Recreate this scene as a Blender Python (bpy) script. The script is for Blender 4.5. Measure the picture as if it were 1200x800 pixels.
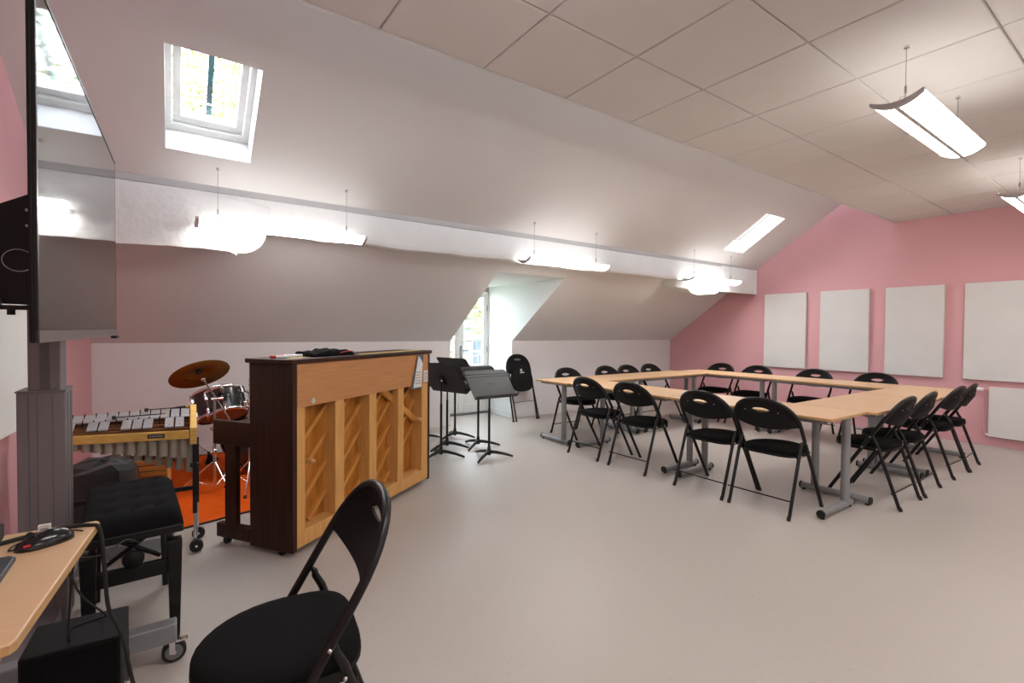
import bpy, bmesh, math, random
from mathutils import Vector, Matrix

random.seed(7)
scene = bpy.context.scene
for o in list(bpy.data.objects):
    bpy.data.objects.remove(o)
C = scene.collection
PI = math.pi

# ------------------------------------------------------------------ camera
CAM_H = 1.2886
YAW, PITCH, ROLL, FPX = 0.61315, -0.02121, 0.00814, 569.14
_f = Vector((math.sin(YAW) * math.cos(PITCH), math.cos(YAW) * math.cos(PITCH), math.sin(PITCH)))
_r = Vector((math.cos(YAW), -math.sin(YAW), 0))
_u = _r.cross(_f)
_r2 = _r * math.cos(ROLL) + _u * math.sin(ROLL)
_u2 = -_r * math.sin(ROLL) + _u * math.cos(ROLL)
cam_data = bpy.data.cameras.new('camera')
cam_data.sensor_fit = 'HORIZONTAL'
cam_data.sensor_width = 36.0
cam_data.lens = FPX / 1200 * 36
cam_data.clip_start = 0.02
cam_data.clip_end = 300
cam = bpy.data.objects.new('camera', cam_data)
m = Matrix((_r2, _u2, -_f)).transposed().to_4x4()
m.translation = (0, 0, CAM_H)
cam.matrix_world = m
C.objects.link(cam)
scene.camera = cam

# ------------------------------------------------------------------ world and exposure
world = bpy.data.worlds.new('sky')
scene.world = world
world.use_nodes = True
wn = world.node_tree
wn.nodes.clear()
wo = wn.nodes.new('ShaderNodeOutputWorld')
wb = wn.nodes.new('ShaderNodeBackground')
wb.inputs['Color'].default_value = (0.80, 0.90, 1.0, 1)
wb.inputs['Strength'].default_value = 20.0
wn.links.new(wb.outputs[0], wo.inputs[0])
scene.view_settings.view_transform = 'Standard'
scene.view_settings.look = 'None'
scene.view_settings.gamma = 1.0
scene.view_settings.use_curve_mapping = False
scene.view_settings.exposure = 0.43
LAMP_STRENGTH = 20.0

# ------------------------------------------------------------------ materials
MATS = {}


def mat(name, col, rough=0.6, metal=0.0, var=0.0, vscale=20.0, bump=0.0, bscale=60.0, stretch=None,
        spec=0.5, col2=None, emit=None, estr=0.0, coat=0.0, sheen=0.0, trans=0.0, bdist=0.01):
    if name in MATS:
        return MATS[name]
    mt = bpy.data.materials.new(name)
    mt.use_nodes = True
    nt = mt.node_tree
    b = nt.nodes['Principled BSDF']
    b.inputs['Base Color'].default_value = (*col, 1)
    b.inputs['Roughness'].default_value = rough
    b.inputs['Metallic'].default_value = metal
    b.inputs['Specular IOR Level'].default_value = spec
    if coat:
        b.inputs['Coat Weight'].default_value = coat
        b.inputs['Coat Roughness'].default_value = 0.08
    if sheen:
        b.inputs['Sheen Weight'].default_value = sheen
    if trans:
        b.inputs['Transmission Weight'].default_value = trans
    if emit:
        b.inputs['Emission Color'].default_value = (*emit, 1)
        b.inputs['Emission Strength'].default_value = estr
    tc = None
    if var or bump:
        tc = nt.nodes.new('ShaderNodeTexCoord')
        mp = nt.nodes.new('ShaderNodeMapping')
        nt.links.new(tc.outputs['Object'], mp.inputs['Vector'])
        if stretch:
            mp.inputs['Scale'].default_value = stretch
    if var:
        n = nt.nodes.new('ShaderNodeTexNoise')
        n.inputs['Scale'].default_value = vscale
        n.inputs['Detail'].default_value = 5
        nt.links.new(mp.outputs[0], n.inputs['Vector'])
        r = nt.nodes.new('ShaderNodeValToRGB')
        c2 = col2 if col2 else tuple(c * (1 - var) for c in col)
        c1 = tuple(min(1, c * (1 + var * 0.6)) for c in col)
        r.color_ramp.elements[0].position = 0.3
        r.color_ramp.elements[1].position = 0.7
        r.color_ramp.elements[0].color = (*c2, 1)
        r.color_ramp.elements[1].color = (*c1, 1)
        nt.links.new(n.outputs['Fac'], r.inputs[0])
        nt.links.new(r.outputs[0], b.inputs['Base Color'])
    if bump:
        n2 = nt.nodes.new('ShaderNodeTexNoise')
        n2.inputs['Scale'].default_value = bscale
        n2.inputs['Detail'].default_value = 4
        nt.links.new(mp.outputs[0], n2.inputs['Vector'])
        bp = nt.nodes.new('ShaderNodeBump')
        bp.inputs['Strength'].default_value = bump
        bp.inputs['Distance'].default_value = bdist
        nt.links.new(n2.outputs['Fac'], bp.inputs['Height'])
        nt.links.new(bp.outputs[0], b.inputs['Normal'])
    MATS[name] = mt
    return mt


M_SLOPE = mat('white_ceiling_paint', (0.735, 0.72, 0.715), 0.75, var=0.02, vscale=1.5, bump=0.02, bscale=120, spec=0.25)
M_KNEE = mat('white_wall_paint', (0.81, 0.79, 0.80), 0.7, var=0.02, vscale=2, bump=0.02, bscale=120, spec=0.25)
M_BEAM = mat('rough_plaster', (0.74, 0.74, 0.73), 0.8, var=0.03, vscale=6, bump=0.5, bscale=12, spec=0.2, bdist=0.008)
M_CORBEL = mat('trowelled_plaster', (0.72, 0.72, 0.71), 0.8, var=0.04, vscale=6, bump=0.6, bscale=14, spec=0.2, bdist=0.014)
M_PINK = mat('pink_wall_paint', (0.73, 0.40, 0.43), 0.6, var=0.025, vscale=1.5, bump=0.03, bscale=150, spec=0.3)
M_TILE = mat('ceiling_tile_fibre', (0.68, 0.64, 0.61), 0.85, var=0.02, vscale=4, bump=0.05, bscale=250, spec=0.15)
M_GRID = mat('ceiling_grid_metal', (0.66, 0.64, 0.62), 0.5)
M_GAPSHADE = mat('gap_shade_grey', (0.42, 0.41, 0.41), 0.6)  # grey stands in for shade in the gap over the beam
M_WHITE = mat('white_gloss_paint', (0.78, 0.775, 0.745), 0.4, var=0.02, vscale=10)
M_REVEAL = mat('white_reveal_paint', (0.74, 0.75, 0.76), 0.7)
M_PANEL = mat('acoustic_panel_fabric', (0.72, 0.71, 0.695), 0.9, var=0.03, vscale=3, bump=0.1, bscale=400, spec=0.1)
M_RAD = mat('radiator_enamel', (0.74, 0.72, 0.70), 0.35)
M_BLACK = mat('black_powder_coat', (0.006, 0.006, 0.0065), 0.38, spec=0.35)
M_BPLASTIC = mat('black_plastic', (0.006, 0.006, 0.0065), 0.6, var=0.1, vscale=60, spec=0.2)
M_FABRIC = mat('black_fabric', (0.006, 0.006, 0.0065), 0.95, var=0.35, vscale=180, bump=0.3, bscale=400, spec=0.15)
M_RIVET = mat('rivet_steel', (0.7, 0.7, 0.7), 0.3, metal=1)
M_CHROME = mat('chrome', (0.75, 0.75, 0.77), 0.12, metal=1)
M_STEEL = mat('grey_steel_paint', (0.27, 0.28, 0.29), 0.4, metal=0.3, var=0.05, vscale=30)
M_ALU = mat('aluminium', (0.20, 0.185, 0.19), 0.42, metal=0.3, var=0.04, vscale=40, stretch=(1, 1, 0.05))
M_BEECH = mat('beech_laminate', (0.66, 0.435, 0.255), 0.42, var=0.03, vscale=6, stretch=(2, 14, 14), col2=(0.63, 0.41, 0.235))
M_BEECHEDGE = mat('beech_edge', (0.55, 0.33, 0.14), 0.5, var=0.1, vscale=12)
M_WALNUT = mat('dark_walnut', (0.040, 0.013, 0.006), 0.45, var=0.4, vscale=5, stretch=(8, 8, 0.6), col2=(0.020, 0.006, 0.003), spec=0.25)
M_TAN = mat('tan_back_board', (0.50, 0.235, 0.088), 0.5, var=0.12, vscale=5, stretch=(1, 1, 14), col2=(0.45, 0.20, 0.07))
M_POST = mat('pale_spruce_post', (0.62, 0.335, 0.105), 0.5, var=0.12, vscale=6, stretch=(14, 14, 0.8), col2=(0.54, 0.275, 0.08))
M_SOUND = mat('soundboard_spruce', (0.44, 0.165, 0.022), 0.4, var=0.3, vscale=4, stretch=(6, 6, 1.5), col2=(0.30, 0.10, 0.012))
M_RIB = mat('soundboard_rib', (0.56, 0.245, 0.05), 0.45, var=0.15, vscale=8)
M_PEG = mat('turned_peg', (0.62, 0.33, 0.12), 0.4)
M_PAPER = mat('white_paper', (0.70, 0.69, 0.67), 0.8, var=0.12, vscale=40)
M_INK = mat('dark_ink', (0.03, 0.03, 0.035), 0.7)
M_RED = mat('red_plastic', (0.55, 0.02, 0.015), 0.35)
M_WPLASTIC = mat('white_plastic', (0.8, 0.8, 0.8), 0.35)
M_YELLOW = mat('yellow_print', (0.75, 0.62, 0.03), 0.5)
M_GREEN = mat('green_print', (0.05, 0.35, 0.18), 0.5)
M_ORANGE = mat('orange_carpet', (0.78, 0.115, 0.012), 0.95, var=0.12, vscale=60, bump=0.5, bscale=500, spec=0.05)
M_RUGEDGE = mat('rug_binding', (0.10, 0.03, 0.015), 0.9)
M_BARALU = mat('metal_tone_bar', (0.50, 0.51, 0.53), 0.32, metal=0.6)
M_TUBE = mat('resonator_enamel', (0.40, 0.37, 0.30), 0.4, metal=0.25, var=0.05, vscale=20)
M_VIBWOOD = mat('honey_maple', (0.72, 0.45, 0.12), 0.4, var=0.15, vscale=12, stretch=(1, 8, 8), col2=(0.62, 0.36, 0.08))
M_VIBRAIL = mat('brown_rail', (0.22, 0.08, 0.03), 0.5, var=0.2, vscale=15)
M_CYMBAL = mat('bronze_cymbal', (0.26, 0.135, 0.022), 0.5, metal=0.55, var=0.2, vscale=6)
M_DRUM = mat('black_drum_wrap', (0.010, 0.010, 0.011), 0.15, coat=0.5)
M_HEAD = mat('drum_head_rug_bounce', (0.33, 0.17, 0.09), 0.35, var=0.1, vscale=8)  # orange-brown puts the rug's reflected light into the lower head colour
M_BAG = mat('grey_plastic_sheet', (0.035, 0.038, 0.04), 0.3, var=0.2, vscale=8, bump=0.6, bscale=12)
M_SLATWOOD = mat('orange_slat_wood', (0.68, 0.30, 0.07), 0.5, var=0.2, vscale=10, stretch=(1, 1, 8))
M_SCREEN = mat('screen_glass', (0.018, 0.016, 0.017), 0.055, spec=0.75)
M_RUBBER = mat('black_rubber', (0.010, 0.010, 0.010), 0.7)
M_GRUBBER = mat('grey_wheel', (0.16, 0.16, 0.165), 0.5)
M_STANDTOP = mat('music_stand_desk', (0.020, 0.020, 0.0205), 0.52, var=0.1, vscale=100, bump=0.05, bscale=500)
M_KEYB = mat('slate_keyboard', (0.03, 0.04, 0.055), 0.4)
M_BLIND = mat('dark_teal_bar', (0.015, 0.07, 0.075), 0.5)
M_LAMPCAP = mat('lamp_end_metal', (0.5, 0.48, 0.48), 0.5)
M_LAMPBODY = mat('lamp_body_paint', (0.6, 0.6, 0.6), 0.5)
M_GLOW = mat('lamp_diffuser', (0.8, 0.8, 0.8), 0.5, emit=(1.0, 0.965, 0.92), estr=LAMP_STRENGTH)
M_BARK = mat('bark', (0.13, 0.09, 0.06), 0.9, var=0.3, vscale=8)
M_LEAFA = mat('yellow_green_leaf', (0.11, 0.12, 0.02), 0.8, var=0.5, vscale=1.2, col2=(0.035, 0.065, 0.02))
M_LEAFB = mat('green_leaf', (0.09, 0.115, 0.035), 0.8, var=0.5, vscale=1.0, col2=(0.15, 0.115, 0.03))
M_HOUSE = mat('blue_grey_render', (0.018, 0.030, 0.055), 0.8)
M_HOUSEW = mat('white_render', (0.085, 0.088, 0.092), 0.8)
M_GROUND = mat('outdoor_ground', (0.22, 0.24, 0.14), 0.95, var=0.3, vscale=0.8)


def floor_material():
    mt = bpy.data.materials.new('linen_vinyl_floor')
    mt.use_nodes = True
    nt = mt.node_tree
    b = nt.nodes['Principled BSDF']
    b.inputs['Roughness'].default_value = 0.42
    b.inputs['Specular IOR Level'].default_value = 0.35
    tc = nt.nodes.new('ShaderNodeTexCoord')

    def streak(sx, sy):
        mp = nt.nodes.new('ShaderNodeMapping')
        mp.inputs['Scale'].default_value = (sx, sy, 1)
        nt.links.new(tc.outputs['Object'], mp.inputs['Vector'])
        n = nt.nodes.new('ShaderNodeTexNoise')
        n.inputs['Scale'].default_value = 1.0
        n.inputs['Detail'].default_value = 3
        nt.links.new(mp.outputs[0], n.inputs['Vector'])
        return n
    a = streak(300, 22)
    c = streak(22, 300)
    d = streak(1.2, 1.2)
    ad = nt.nodes.new('ShaderNodeMath')
    ad.operation = 'ADD'
    nt.links.new(a.outputs['Fac'], ad.inputs[0])
    nt.links.new(c.outputs['Fac'], ad.inputs[1])
    ad2 = nt.nodes.new('ShaderNodeMath')
    ad2.operation = 'MULTIPLY_ADD'
    ad2.inputs[1].default_value = 0.3
    nt.links.new(d.outputs['Fac'], ad2.inputs[0])
    nt.links.new(ad.outputs[0], ad2.inputs[2])
    r = nt.nodes.new('ShaderNodeValToRGB')
    r.color_ramp.elements[0].position = 0.75
    r.color_ramp.elements[1].position = 1.5
    r.color_ramp.elements[0].color = (0.305, 0.274, 0.246, 1)
    r.color_ramp.elements[1].color = (0.462, 0.42, 0.385, 1)
    mul = nt.nodes.new('ShaderNodeMath')
    mul.operation = 'MULTIPLY'
    mul.inputs[1].default_value = 1.0
    nt.links.new(ad2.outputs[0], mul.inputs[0])
    nt.links.new(mul.outputs[0], r.inputs[0])
    nt.links.new(r.outputs[0], b.inputs['Base Color'])
    return mt


M_FLOOR = floor_material()


def glass_material():
    mt = bpy.data.materials.new('window_glass')
    mt.use_nodes = True
    nt = mt.node_tree
    nt.nodes.clear()
    o = nt.nodes.new('ShaderNodeOutputMaterial')
    t = nt.nodes.new('ShaderNodeBsdfTransparent')
    g = nt.nodes.new('ShaderNodeBsdfGlossy')
    g.inputs['Roughness'].default_value = 0.02
    mx = nt.nodes.new('ShaderNodeMixShader')
    mx.inputs[0].default_value = 0.05
    nt.links.new(t.outputs[0], mx.inputs[1])
    nt.links.new(g.outputs[0], mx.inputs[2])
    nt.links.new(mx.outputs[0], o.inputs[0])
    return mt


M_GLASS = glass_material()


# ------------------------------------------------------------------ mesh helpers
class MB:
    """collects shapes into one mesh object"""

    def __init__(self):
        self.v, self.f, self.s = [], [], []

    def add(self, vs, fs, smooth=False, M=None):
        o = len(self.v)
        for p in vs:
            p = Vector(p)
            self.v.append(M @ p if M else p)
        for q in fs:
            self.f.append([i + o for i in q])
            self.s.append(smooth)
        return self

    def box(self, x0, x1, y0, y1, z0, z1, M=None):
        vs = [(x0, y0, z0), (x1, y0, z0), (x1, y1, z0), (x0, y1, z0), (x0, y0, z1), (x1, y0, z1), (x1, y1, z1), (x0, y1, z1)]
        fs = [(0, 3, 2, 1), (4, 5, 6, 7), (0, 1, 5, 4), (1, 2, 6, 5), (2, 3, 7, 6), (3, 0, 4, 7)]
        return self.add(vs, fs, False, M)

    def cyl(self, p0, p1, r0, r1=None, n=12, caps=True, M=None):
        r1 = r0 if r1 is None else r1
        return self.tube([p0, p1], [r0, r1], n, caps, M)

    def tube(self, path, r, n=10, caps=True, M=None, closed=False):
        P = [Vector(p) for p in path]
        k = len(P)
        R = r if isinstance(r, (list, tuple)) else [r] * k
        T = []
        for i in range(k):
            if closed:
                d = P[(i + 1) % k] - P[i - 1]
            elif i == 0:
                d = P[1] - P[0]
            elif i == k - 1:
                d = P[-1] - P[-2]
            else:
                d = (P[i + 1] - P[i]).normalized() + (P[i] - P[i - 1]).normalized()
            T.append(d.normalized())
        a = Vector((0, 0, 1)) if abs(T[0].z) < 0.9 else Vector((1, 0, 0))
        u = (a - T[0] * a.dot(T[0])).normalized()
        vs = []
        for i in range(k):
            u = (u - T[i] * u.dot(T[i])).normalized()
            w = T[i].cross(u)
            for j in range(n):
                t = 2 * PI * j / n
                vs.append(P[i] + (u * math.cos(t) + w * math.sin(t)) * R[i])
        fs = []
        for i in range(k if closed else k - 1):
            i2 = (i + 1) % k
            for j in range(n):
                fs.append((i * n + j, i * n + (j + 1) % n, i2 * n + (j + 1) % n, i2 * n + j))
        self.add(vs, fs, True, M)
        if caps and not closed:
            self.add(vs[:n], [tuple(range(n))[::-1]], False, M)
            self.add(vs[-n:], [tuple(range(n))], False, M)
        return self

    def prism(self, poly, a, b, axis='z', M=None):
        """extrude a 2D polygon along an axis from a to b"""
        def p3(p, t):
            if axis == 'z':
                return (p[0], p[1], t)
            if axis == 'x':
                return (t, p[0], p[1])
            return (p[0], t, p[1])
        n = len(poly)
        vs = [p3(p, a) for p in poly] + [p3(p, b) for p in poly]
        fs = [tuple(range(n))[::-1], tuple(range(n, 2 * n))]
        for i in range(n):
            j = (i + 1) % n
            fs.append((i, j, n + j, n + i))
        return self.add(vs, fs, False, M)

    def lathe(self, prof, n=24, M=None, smooth=True):
        vs, fs = [], []
        k = len(prof)
        for (r, z) in prof:
            for j in range(n):
                t = 2 * PI * j / n
                vs.append((r * math.cos(t), r * math.sin(t), z))
        for i in range(k - 1):
            for j in range(n):
                fs.append((i * n + j, i * n + (j + 1) % n, (i + 1) * n + (j + 1) % n, (i + 1) * n + j))
        return self.add(vs, fs, smooth, M)

    def quad(self, a, b, c, d):
        return self.add([a, b, c, d], [(0, 1, 2, 3)])

    def mesh(self, name, material, fixn=True):
        me = bpy.data.meshes.new(name)
        me.from_pydata([tuple(p) for p in self.v], [], self.f)
        me.polygons.foreach_set('use_smooth', self.s)
        if fixn:
            bm = bmesh.new()
            bm.from_mesh(me)
            bmesh.ops.recalc_face_normals(bm, faces=bm.faces)
            bm.to_mesh(me)
            bm.free()
        me.materials.append(material)
        me.update()
        return me

    def build(self, name, material, parent=None, bevel=0.0, seg=2, fixn=True, loc=None):
        o = bpy.data.objects.new(name, self.mesh(name, material, fixn))
        C.objects.link(o)
        if parent is not None:
            o.parent = parent
        if loc:
            o.location = loc
        if bevel:
            b = o.modifiers.new('bevel', 'BEVEL')
            b.width = bevel
            b.segments = seg
            b.limit_method = 'ANGLE'
            b.angle_limit = math.radians(40)
        return o


def tag(o, label=None, cat=None, group=None, kind=None):
    if label:
        o['label'] = label
    if cat:
        o['category'] = cat
    if group:
        o['group'] = group
    if kind:
        o['kind'] = kind
    return o


def thing(name, label, cat, loc=(0, 0, 0), rz=0.0, group=None):
    o = bpy.data.objects.new(name, None)
    o.empty_display_size = 0.1
    C.objects.link(o)
    o.location = loc
    o.rotation_euler = (0, 0, rz)
    return tag(o, label, cat, group)


def dup(root, loc=None, rz=None, label=None, group=None, parent=None):
    r = root.copy()
    C.objects.link(r)
    if parent is not None:
        r.parent = parent
    if loc is not None:
        r.location = loc
    if rz is not None:
        r.rotation_euler = (0, 0, rz)
    if label:
        r['label'] = label
    if group:
        r['group'] = group
    for ch in list(root.children):
        dup(ch, parent=r)
    return r


def struct(o, label=None):
    o['kind'] = 'structure'
    if label:
        o['label'] = label
        o['category'] = 'room'
    return o


def RT(loc, rz=0, rx=0, ry=0):
    return Matrix.Translation(loc) @ Matrix.Rotation(rz, 4, 'Z') @ Matrix.Rotation(ry, 4, 'Y') @ Matrix.Rotation(rx, 4, 'X')


def align(loc, n, up=(1, 0, 0)):
    """matrix whose local z is n"""
    z = Vector(n).normalized()
    x = Vector(up)
    x = (x - z * x.dot(z)).normalized()
    y = z.cross(x)
    mm = Matrix((x, y, z)).transposed().to_4x4()
    mm.translation = loc
    return mm


# ------------------------------------------------------------------ room shell
XL, XR = -1.05, 7.83
YK, YB = 5.86, -2.6
ZK = 1.146
ZC = 2.758
YE = 2.371
DX0, DX1, DY = 3.10, 4.125, 6.50       # dormer sides and door plane
DZ, DYT = 1.975, 4.70                  # dormer ceiling height and where it meets the slope


def zlow(y):
    return ZK + 0.7155 * (YK - y)


def wall_x(y):
    return -0.593 - 0.055 * (YK - y)


YM = 4.19
ZM = zlow(YM)


def zup(y):
    return ZM + 0.663 * (YM - y)


b = MB()
b.box(XL - 0.1, XR + 0.1, YB - 0.1, YK + 0.1, -0.1, 0)
b.box(DX0, DX1, YK + 0.1, DY + 0.08, -0.1, 0)
struct(b.build('floor', M_FLOOR), 'pale beige linen-look vinyl floor')

b = MB()
b.box(XL - 0.1, DX0 - 0.02, YK, YK + 0.1, 0, ZK)
b.box(DX1 + 0.02, XR, YK, YK + 0.1, 0, ZK)
struct(b.build('wall_knee', M_KNEE), 'low white wall under the sloped ceiling')

b = MB()
# gable outline, extruded along X
gable = [(YB - 0.1, -0.05), (YK + 0.1, -0.05), (YK + 0.1, ZK + 0.02), (YM, ZM + 0.1), (1.9, zup(1.9) + 0.1), (YB - 0.1, zup(1.9) + 0.1)]
b.prism(gable, XR, XR + 0.1, 'x')
struct(b.build('wall_gable', M_PINK), 'pink end wall with acoustic panels')
b = MB()
b.prism(gable, -0.1, 0.0, 'x')
for v in b.v:                              # this wall is not square to the others
    v.x += wall_x(v.y)
struct(b.build('wall_left', M_PINK), 'pink wall behind the display stand')
b = MB()
b.box(XL - 0.1, XR + 0.1, YB - 0.1, YB, 0, 3.6)
struct(b.build('wall_back', M_KNEE), 'plain white wall behind the viewer')


def slope_piece(name, xs, ys, holes, zf, thick, material):
    """sloped slab built of cells; cells in holes are left open"""
    bb = MB()
    nx, ny = len(xs), len(ys)
    vs = []
    for lay in (0, thick):
        for y in ys:
            for xx in xs:
                vs.append((xx, y + lay * 0.56, zf(y) + lay * 0.83))
    N = nx * ny
    fs = []
    for j in range(ny - 1):
        for i in range(nx - 1):
            if (i, j) in holes:
                a, c, d, e = j * nx + i, j * nx + i + 1, (j + 1) * nx + i + 1, (j + 1) * nx + i
                for p, q in ((a, c), (c, d), (d, e), (e, a)):
                    fs.append((p, q, q + N, p + N))
                continue
            fs.append((j * nx + i, j * nx + i + 1, (j + 1) * nx + i + 1, (j + 1) * nx + i))
            fs.append(tuple(N + k for k in (j * nx + i, (j + 1) * nx + i, (j + 1) * nx + i + 1, j * nx + i + 1)))
    bb.add(vs, fs)
    return bb.build(name, material)


# lower slope with the dormer hole
b = MB()
zt = 0.1
b.prism([(YK, ZK), (YM, ZM), (YM, ZM + zt), (YK, ZK + zt)], XL, DX0 - 0.02, 'x')
b.prism([(YK, ZK), (YM, ZM), (YM, ZM + zt), (YK, ZK + zt)], DX1 + 0.02, XR, 'x')
b.prism([(DYT, zlow(DYT)), (YM, ZM), (YM, ZM + zt), (DYT, zlow(DYT) + zt)], DX0 - 0.02, DX1 + 0.02, 'x')
struct(b.build('ceiling_slope_lower', M_SLOPE), 'white sloped ceiling below the beam')

SKY_A = (-0.02, 0.477, 3.372, 3.976)
SKY_B = (6.49, 7.00, 3.345, 3.945)
o = slope_piece('ceiling_slope_upper', [XL, SKY_A[0], SKY_A[1], SKY_B[0], SKY_B[1], XR],
                [1.9, SKY_A[2], SKY_A[3], YM], {(1, 1), (3, 1)}, zup, 0.22, M_SLOPE)
struct(o, 'white sloped ceiling above the beam with two skylights')

# dormer cheeks and ceiling
for i, (xx, s) in enumerate(((DX0, -1), (DX1, 1))):
    b = MB()
    x0, x1 = (xx - 0.02, xx) if s < 0 else (xx, xx + 0.02)
    b.prism([(YK, 0), (DY + 0.06, 0), (DY + 0.06, DZ + 0.06), (DYT, DZ + 0.06), (DYT, zlow(DYT)), (YK, ZK)], x0, x1, 'x')
    struct(b.build('wall_dormer_' + ('left', 'right')[i], M_REVEAL), ('white cheek wall on the piano side of the dormer', 'white cheek wall of the dormer behind the folded chair')[i])
b = MB()
b.box(DX0, DX1, DYT, DY + 0.06, DZ, DZ + 0.08)
struct(b.build('ceiling_dormer', M_REVEAL), 'white flat ceiling inside the dormer')
b = MB()
b.box(DX0 - 0.05, DX1 + 0.05, DY + 0.05, DY + 0.15, 1.90, DZ + 0.08)
struct(b.build('wall_lintel', M_REVEAL), 'white lintel above the glazed double door')

# dropped ceiling: backing, tiles, edge trim
b = MB()
b.box(XL, XR, YB, YE - 0.012, ZC + 0.012, ZC + 0.7)
ceil = struct(b.build('ceiling', M_GRID), 'suspended ceiling of square beige tiles')
ceil['category'] = 'ceiling'
b = MB()
b.box(XL, XR, YE - 0.012, YE, ZC - 0.004, ZC + 0.035)
b.box(XL, XR, YE - 0.024, YE - 0.012, ZC - 0.004, ZC + 0.0)
struct(b.build('trim_1', mat('white_angle_trim', (0.66, 0.65, 0.64), 0.45)), 'white angle trim along the edge of the suspended ceiling')
GX0, PX, PY = 0.846, 0.6, 0.5955
tile_me = {}
i0 = -4
for i in range(i0, 13):
    for j in range(0, 9):
        x0 = max(GX0 + PX * i, XL) + 0.004
        x1 = min(GX0 + PX * (i + 1), XR) - 0.004
        y1 = YE - 0.022 - PY * j if j == 0 else YE - PY * j - 0.004
        y0 = max(YE - PY * (j + 1), YB) + 0.004
        if x1 - x0 < 0.02 or y1 - y0 < 0.02:
            continue
        key = (round(x1 - x0, 3), round(y1 - y0, 3))
        if key not in tile_me:
            w, h = (x1 - x0) / 2, (y1 - y0) / 2
            e = 0.004
            bb = MB()
            vs = [(-w, -h, 0.012), (w, -h, 0.012), (w, h, 0.012), (-w, h, 0.012), (-w, -h, 0.004), (w, -h, 0.004), (w, h, 0.004), (-w, h, 0.004),
                  (-w + e, -h + e, 0), (w - e, -h + e, 0), (w - e, h - e, 0), (-w + e, h - e, 0)]
            fs = [(8, 11, 10, 9)] + [(k, (k + 1) % 4, 4 + (k + 1) % 4, 4 + k) for k in range(4)] + [(4 + k, 4 + (k + 1) % 4, 8 + (k + 1) % 4, 8 + k) for k in range(4)]
            bb.add(vs, fs)
            tile_me[key] = bb.mesh('tile', M_TILE)
        t = bpy.data.objects.new('tile', tile_me[key])
        C.objects.link(t)
        t.parent = ceil
        t.location = ((x0 + x1) / 2, (y0 + y1) / 2, ZC)

# beam (plastered purlin) under the slope, with masonry corbels at both ends
b = MB()
prof = [(4.205, 2.325), (4.202, 2.065), (4.208, 2.035), (4.225, 2.022), (4.40, 2.05), (4.60, 2.075), (4.62, 2.12), (4.30, 2.34)]
n = 60
vs, fs = [], []
for k in range(n + 1):
    xx = XL + (XR - XL) * k / n
    w = 0.010 * math.sin(k * 0.9) * math.sin(k * 0.37 + 1) + 0.004 * random.uniform(-1, 1)
    for q, (y, z) in enumerate(prof):
        dz = w if 1 <= q <= 5 else 0
        vs.append((xx, y, z + dz))
L = len(prof)
for k in range(n):
    for q in range(L):
        fs.append((k * L + q, k * L + (q + 1) % L, (k + 1) * L + (q + 1) % L, (k + 1) * L + q))
b.add(vs, fs)
beam = struct(b.build('beam', M_BEAM), 'white plastered beam running along the sloped ceiling')
beam['category'] = 'beam'


def corbel(name, pts, y0, y1, wob=0.006):
    bb = MB()
    bb.prism(pts, y0, y1, 'y')
    for v in bb.v:                       # undersides rise towards the slope
        if v.y > y1 - 1e-4 and v.z < 2.1:
            v.z += 0.22 * (y1 - y0)
    oo = bb.build(name, M_CORBEL if pts[0][0] < 0 else M_BEAM, beam, bevel=0.015, seg=3)
    return oo


arc = [(0.43 + 0.185 * math.sin(t), 2.045 - 0.19 * math.cos(t)) for t in [k * PI / 2 / 8 for k in range(9)]]
low = []
for k in range(13):
    xx = -0.75 + (0.36 + 0.75) * k / 12
    low.append((xx, 1.855 - 0.012 * math.sin(k * 0.5) + 0.004 * random.uniform(-1, 1)))
corbel('corbel', [(-0.75, 2.30)] + low + [(0.415, 1.838), (0.415, 1.858)] + arc + [(0.615, 2.10), (0.64, 2.10), (0.64, 2.235), (0.40, 2.262)], 4.188, 4.62)
arc2 = [(6.72 - 0.0 + 0.12 * math.sin(t) * 0 + 0.0, 0) for t in [0]]
corbel('corbel', [(5.98, 1.99), (5.98, 1.90), (6.06, 1.845), (6.18, 1.82), (6.66, 1.862), (6.74, 1.90), (6.80, 1.96), (6.82, 2.08), (5.98, 2.08)], 4.19, 4.78)
corbel('corbel', [(6.80, 1.905), (XR, 1.915), (XR, 2.315), (6.80, 2.315)], 4.196, 4.80)
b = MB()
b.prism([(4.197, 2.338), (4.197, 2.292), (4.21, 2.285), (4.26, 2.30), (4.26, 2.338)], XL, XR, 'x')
struct(b.build('shadow_gap_strip', M_GAPSHADE), 'grey strip painted as shade where the upper slope meets the beam')

# baseboards
b = MB()
b.box(XL, DX0, YK - 0.012, YK, 0, 0.09)
b.box(DX1, XR, YK - 0.012, YK, 0, 0.09)
struct(b.build('baseboard_knee', M_KNEE, bevel=0.003), 'white baseboard along the low wall')
b = MB()
b.box(DX1 - 0.012, DX1, YK - 0.012, DY - 0.002, 0, 0.09)
b.box(DX0, DX0 + 0.012, YK - 0.012, DY - 0.002, 0, 0.09)
struct(b.build('baseboard_dormer', M_REVEAL, bevel=0.003), 'white baseboard inside the dormer')
b = MB()
b.box(XR - 0.014, XR, YB, YK - 0.012, 0, 0.10)
struct(b.build('baseboard_gable', M_PINK, bevel=0.003), 'pink painted baseboard along the end wall')
b = MB()
b.box(0, 0.014, YB, YK - 0.012, 0, 0.09)
for v in b.v:
    v.x += wall_x(v.y)
struct(b.build('baseboard_left', M_PINK, bevel=0.003), 'pink painted baseboard behind the display stand')


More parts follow.
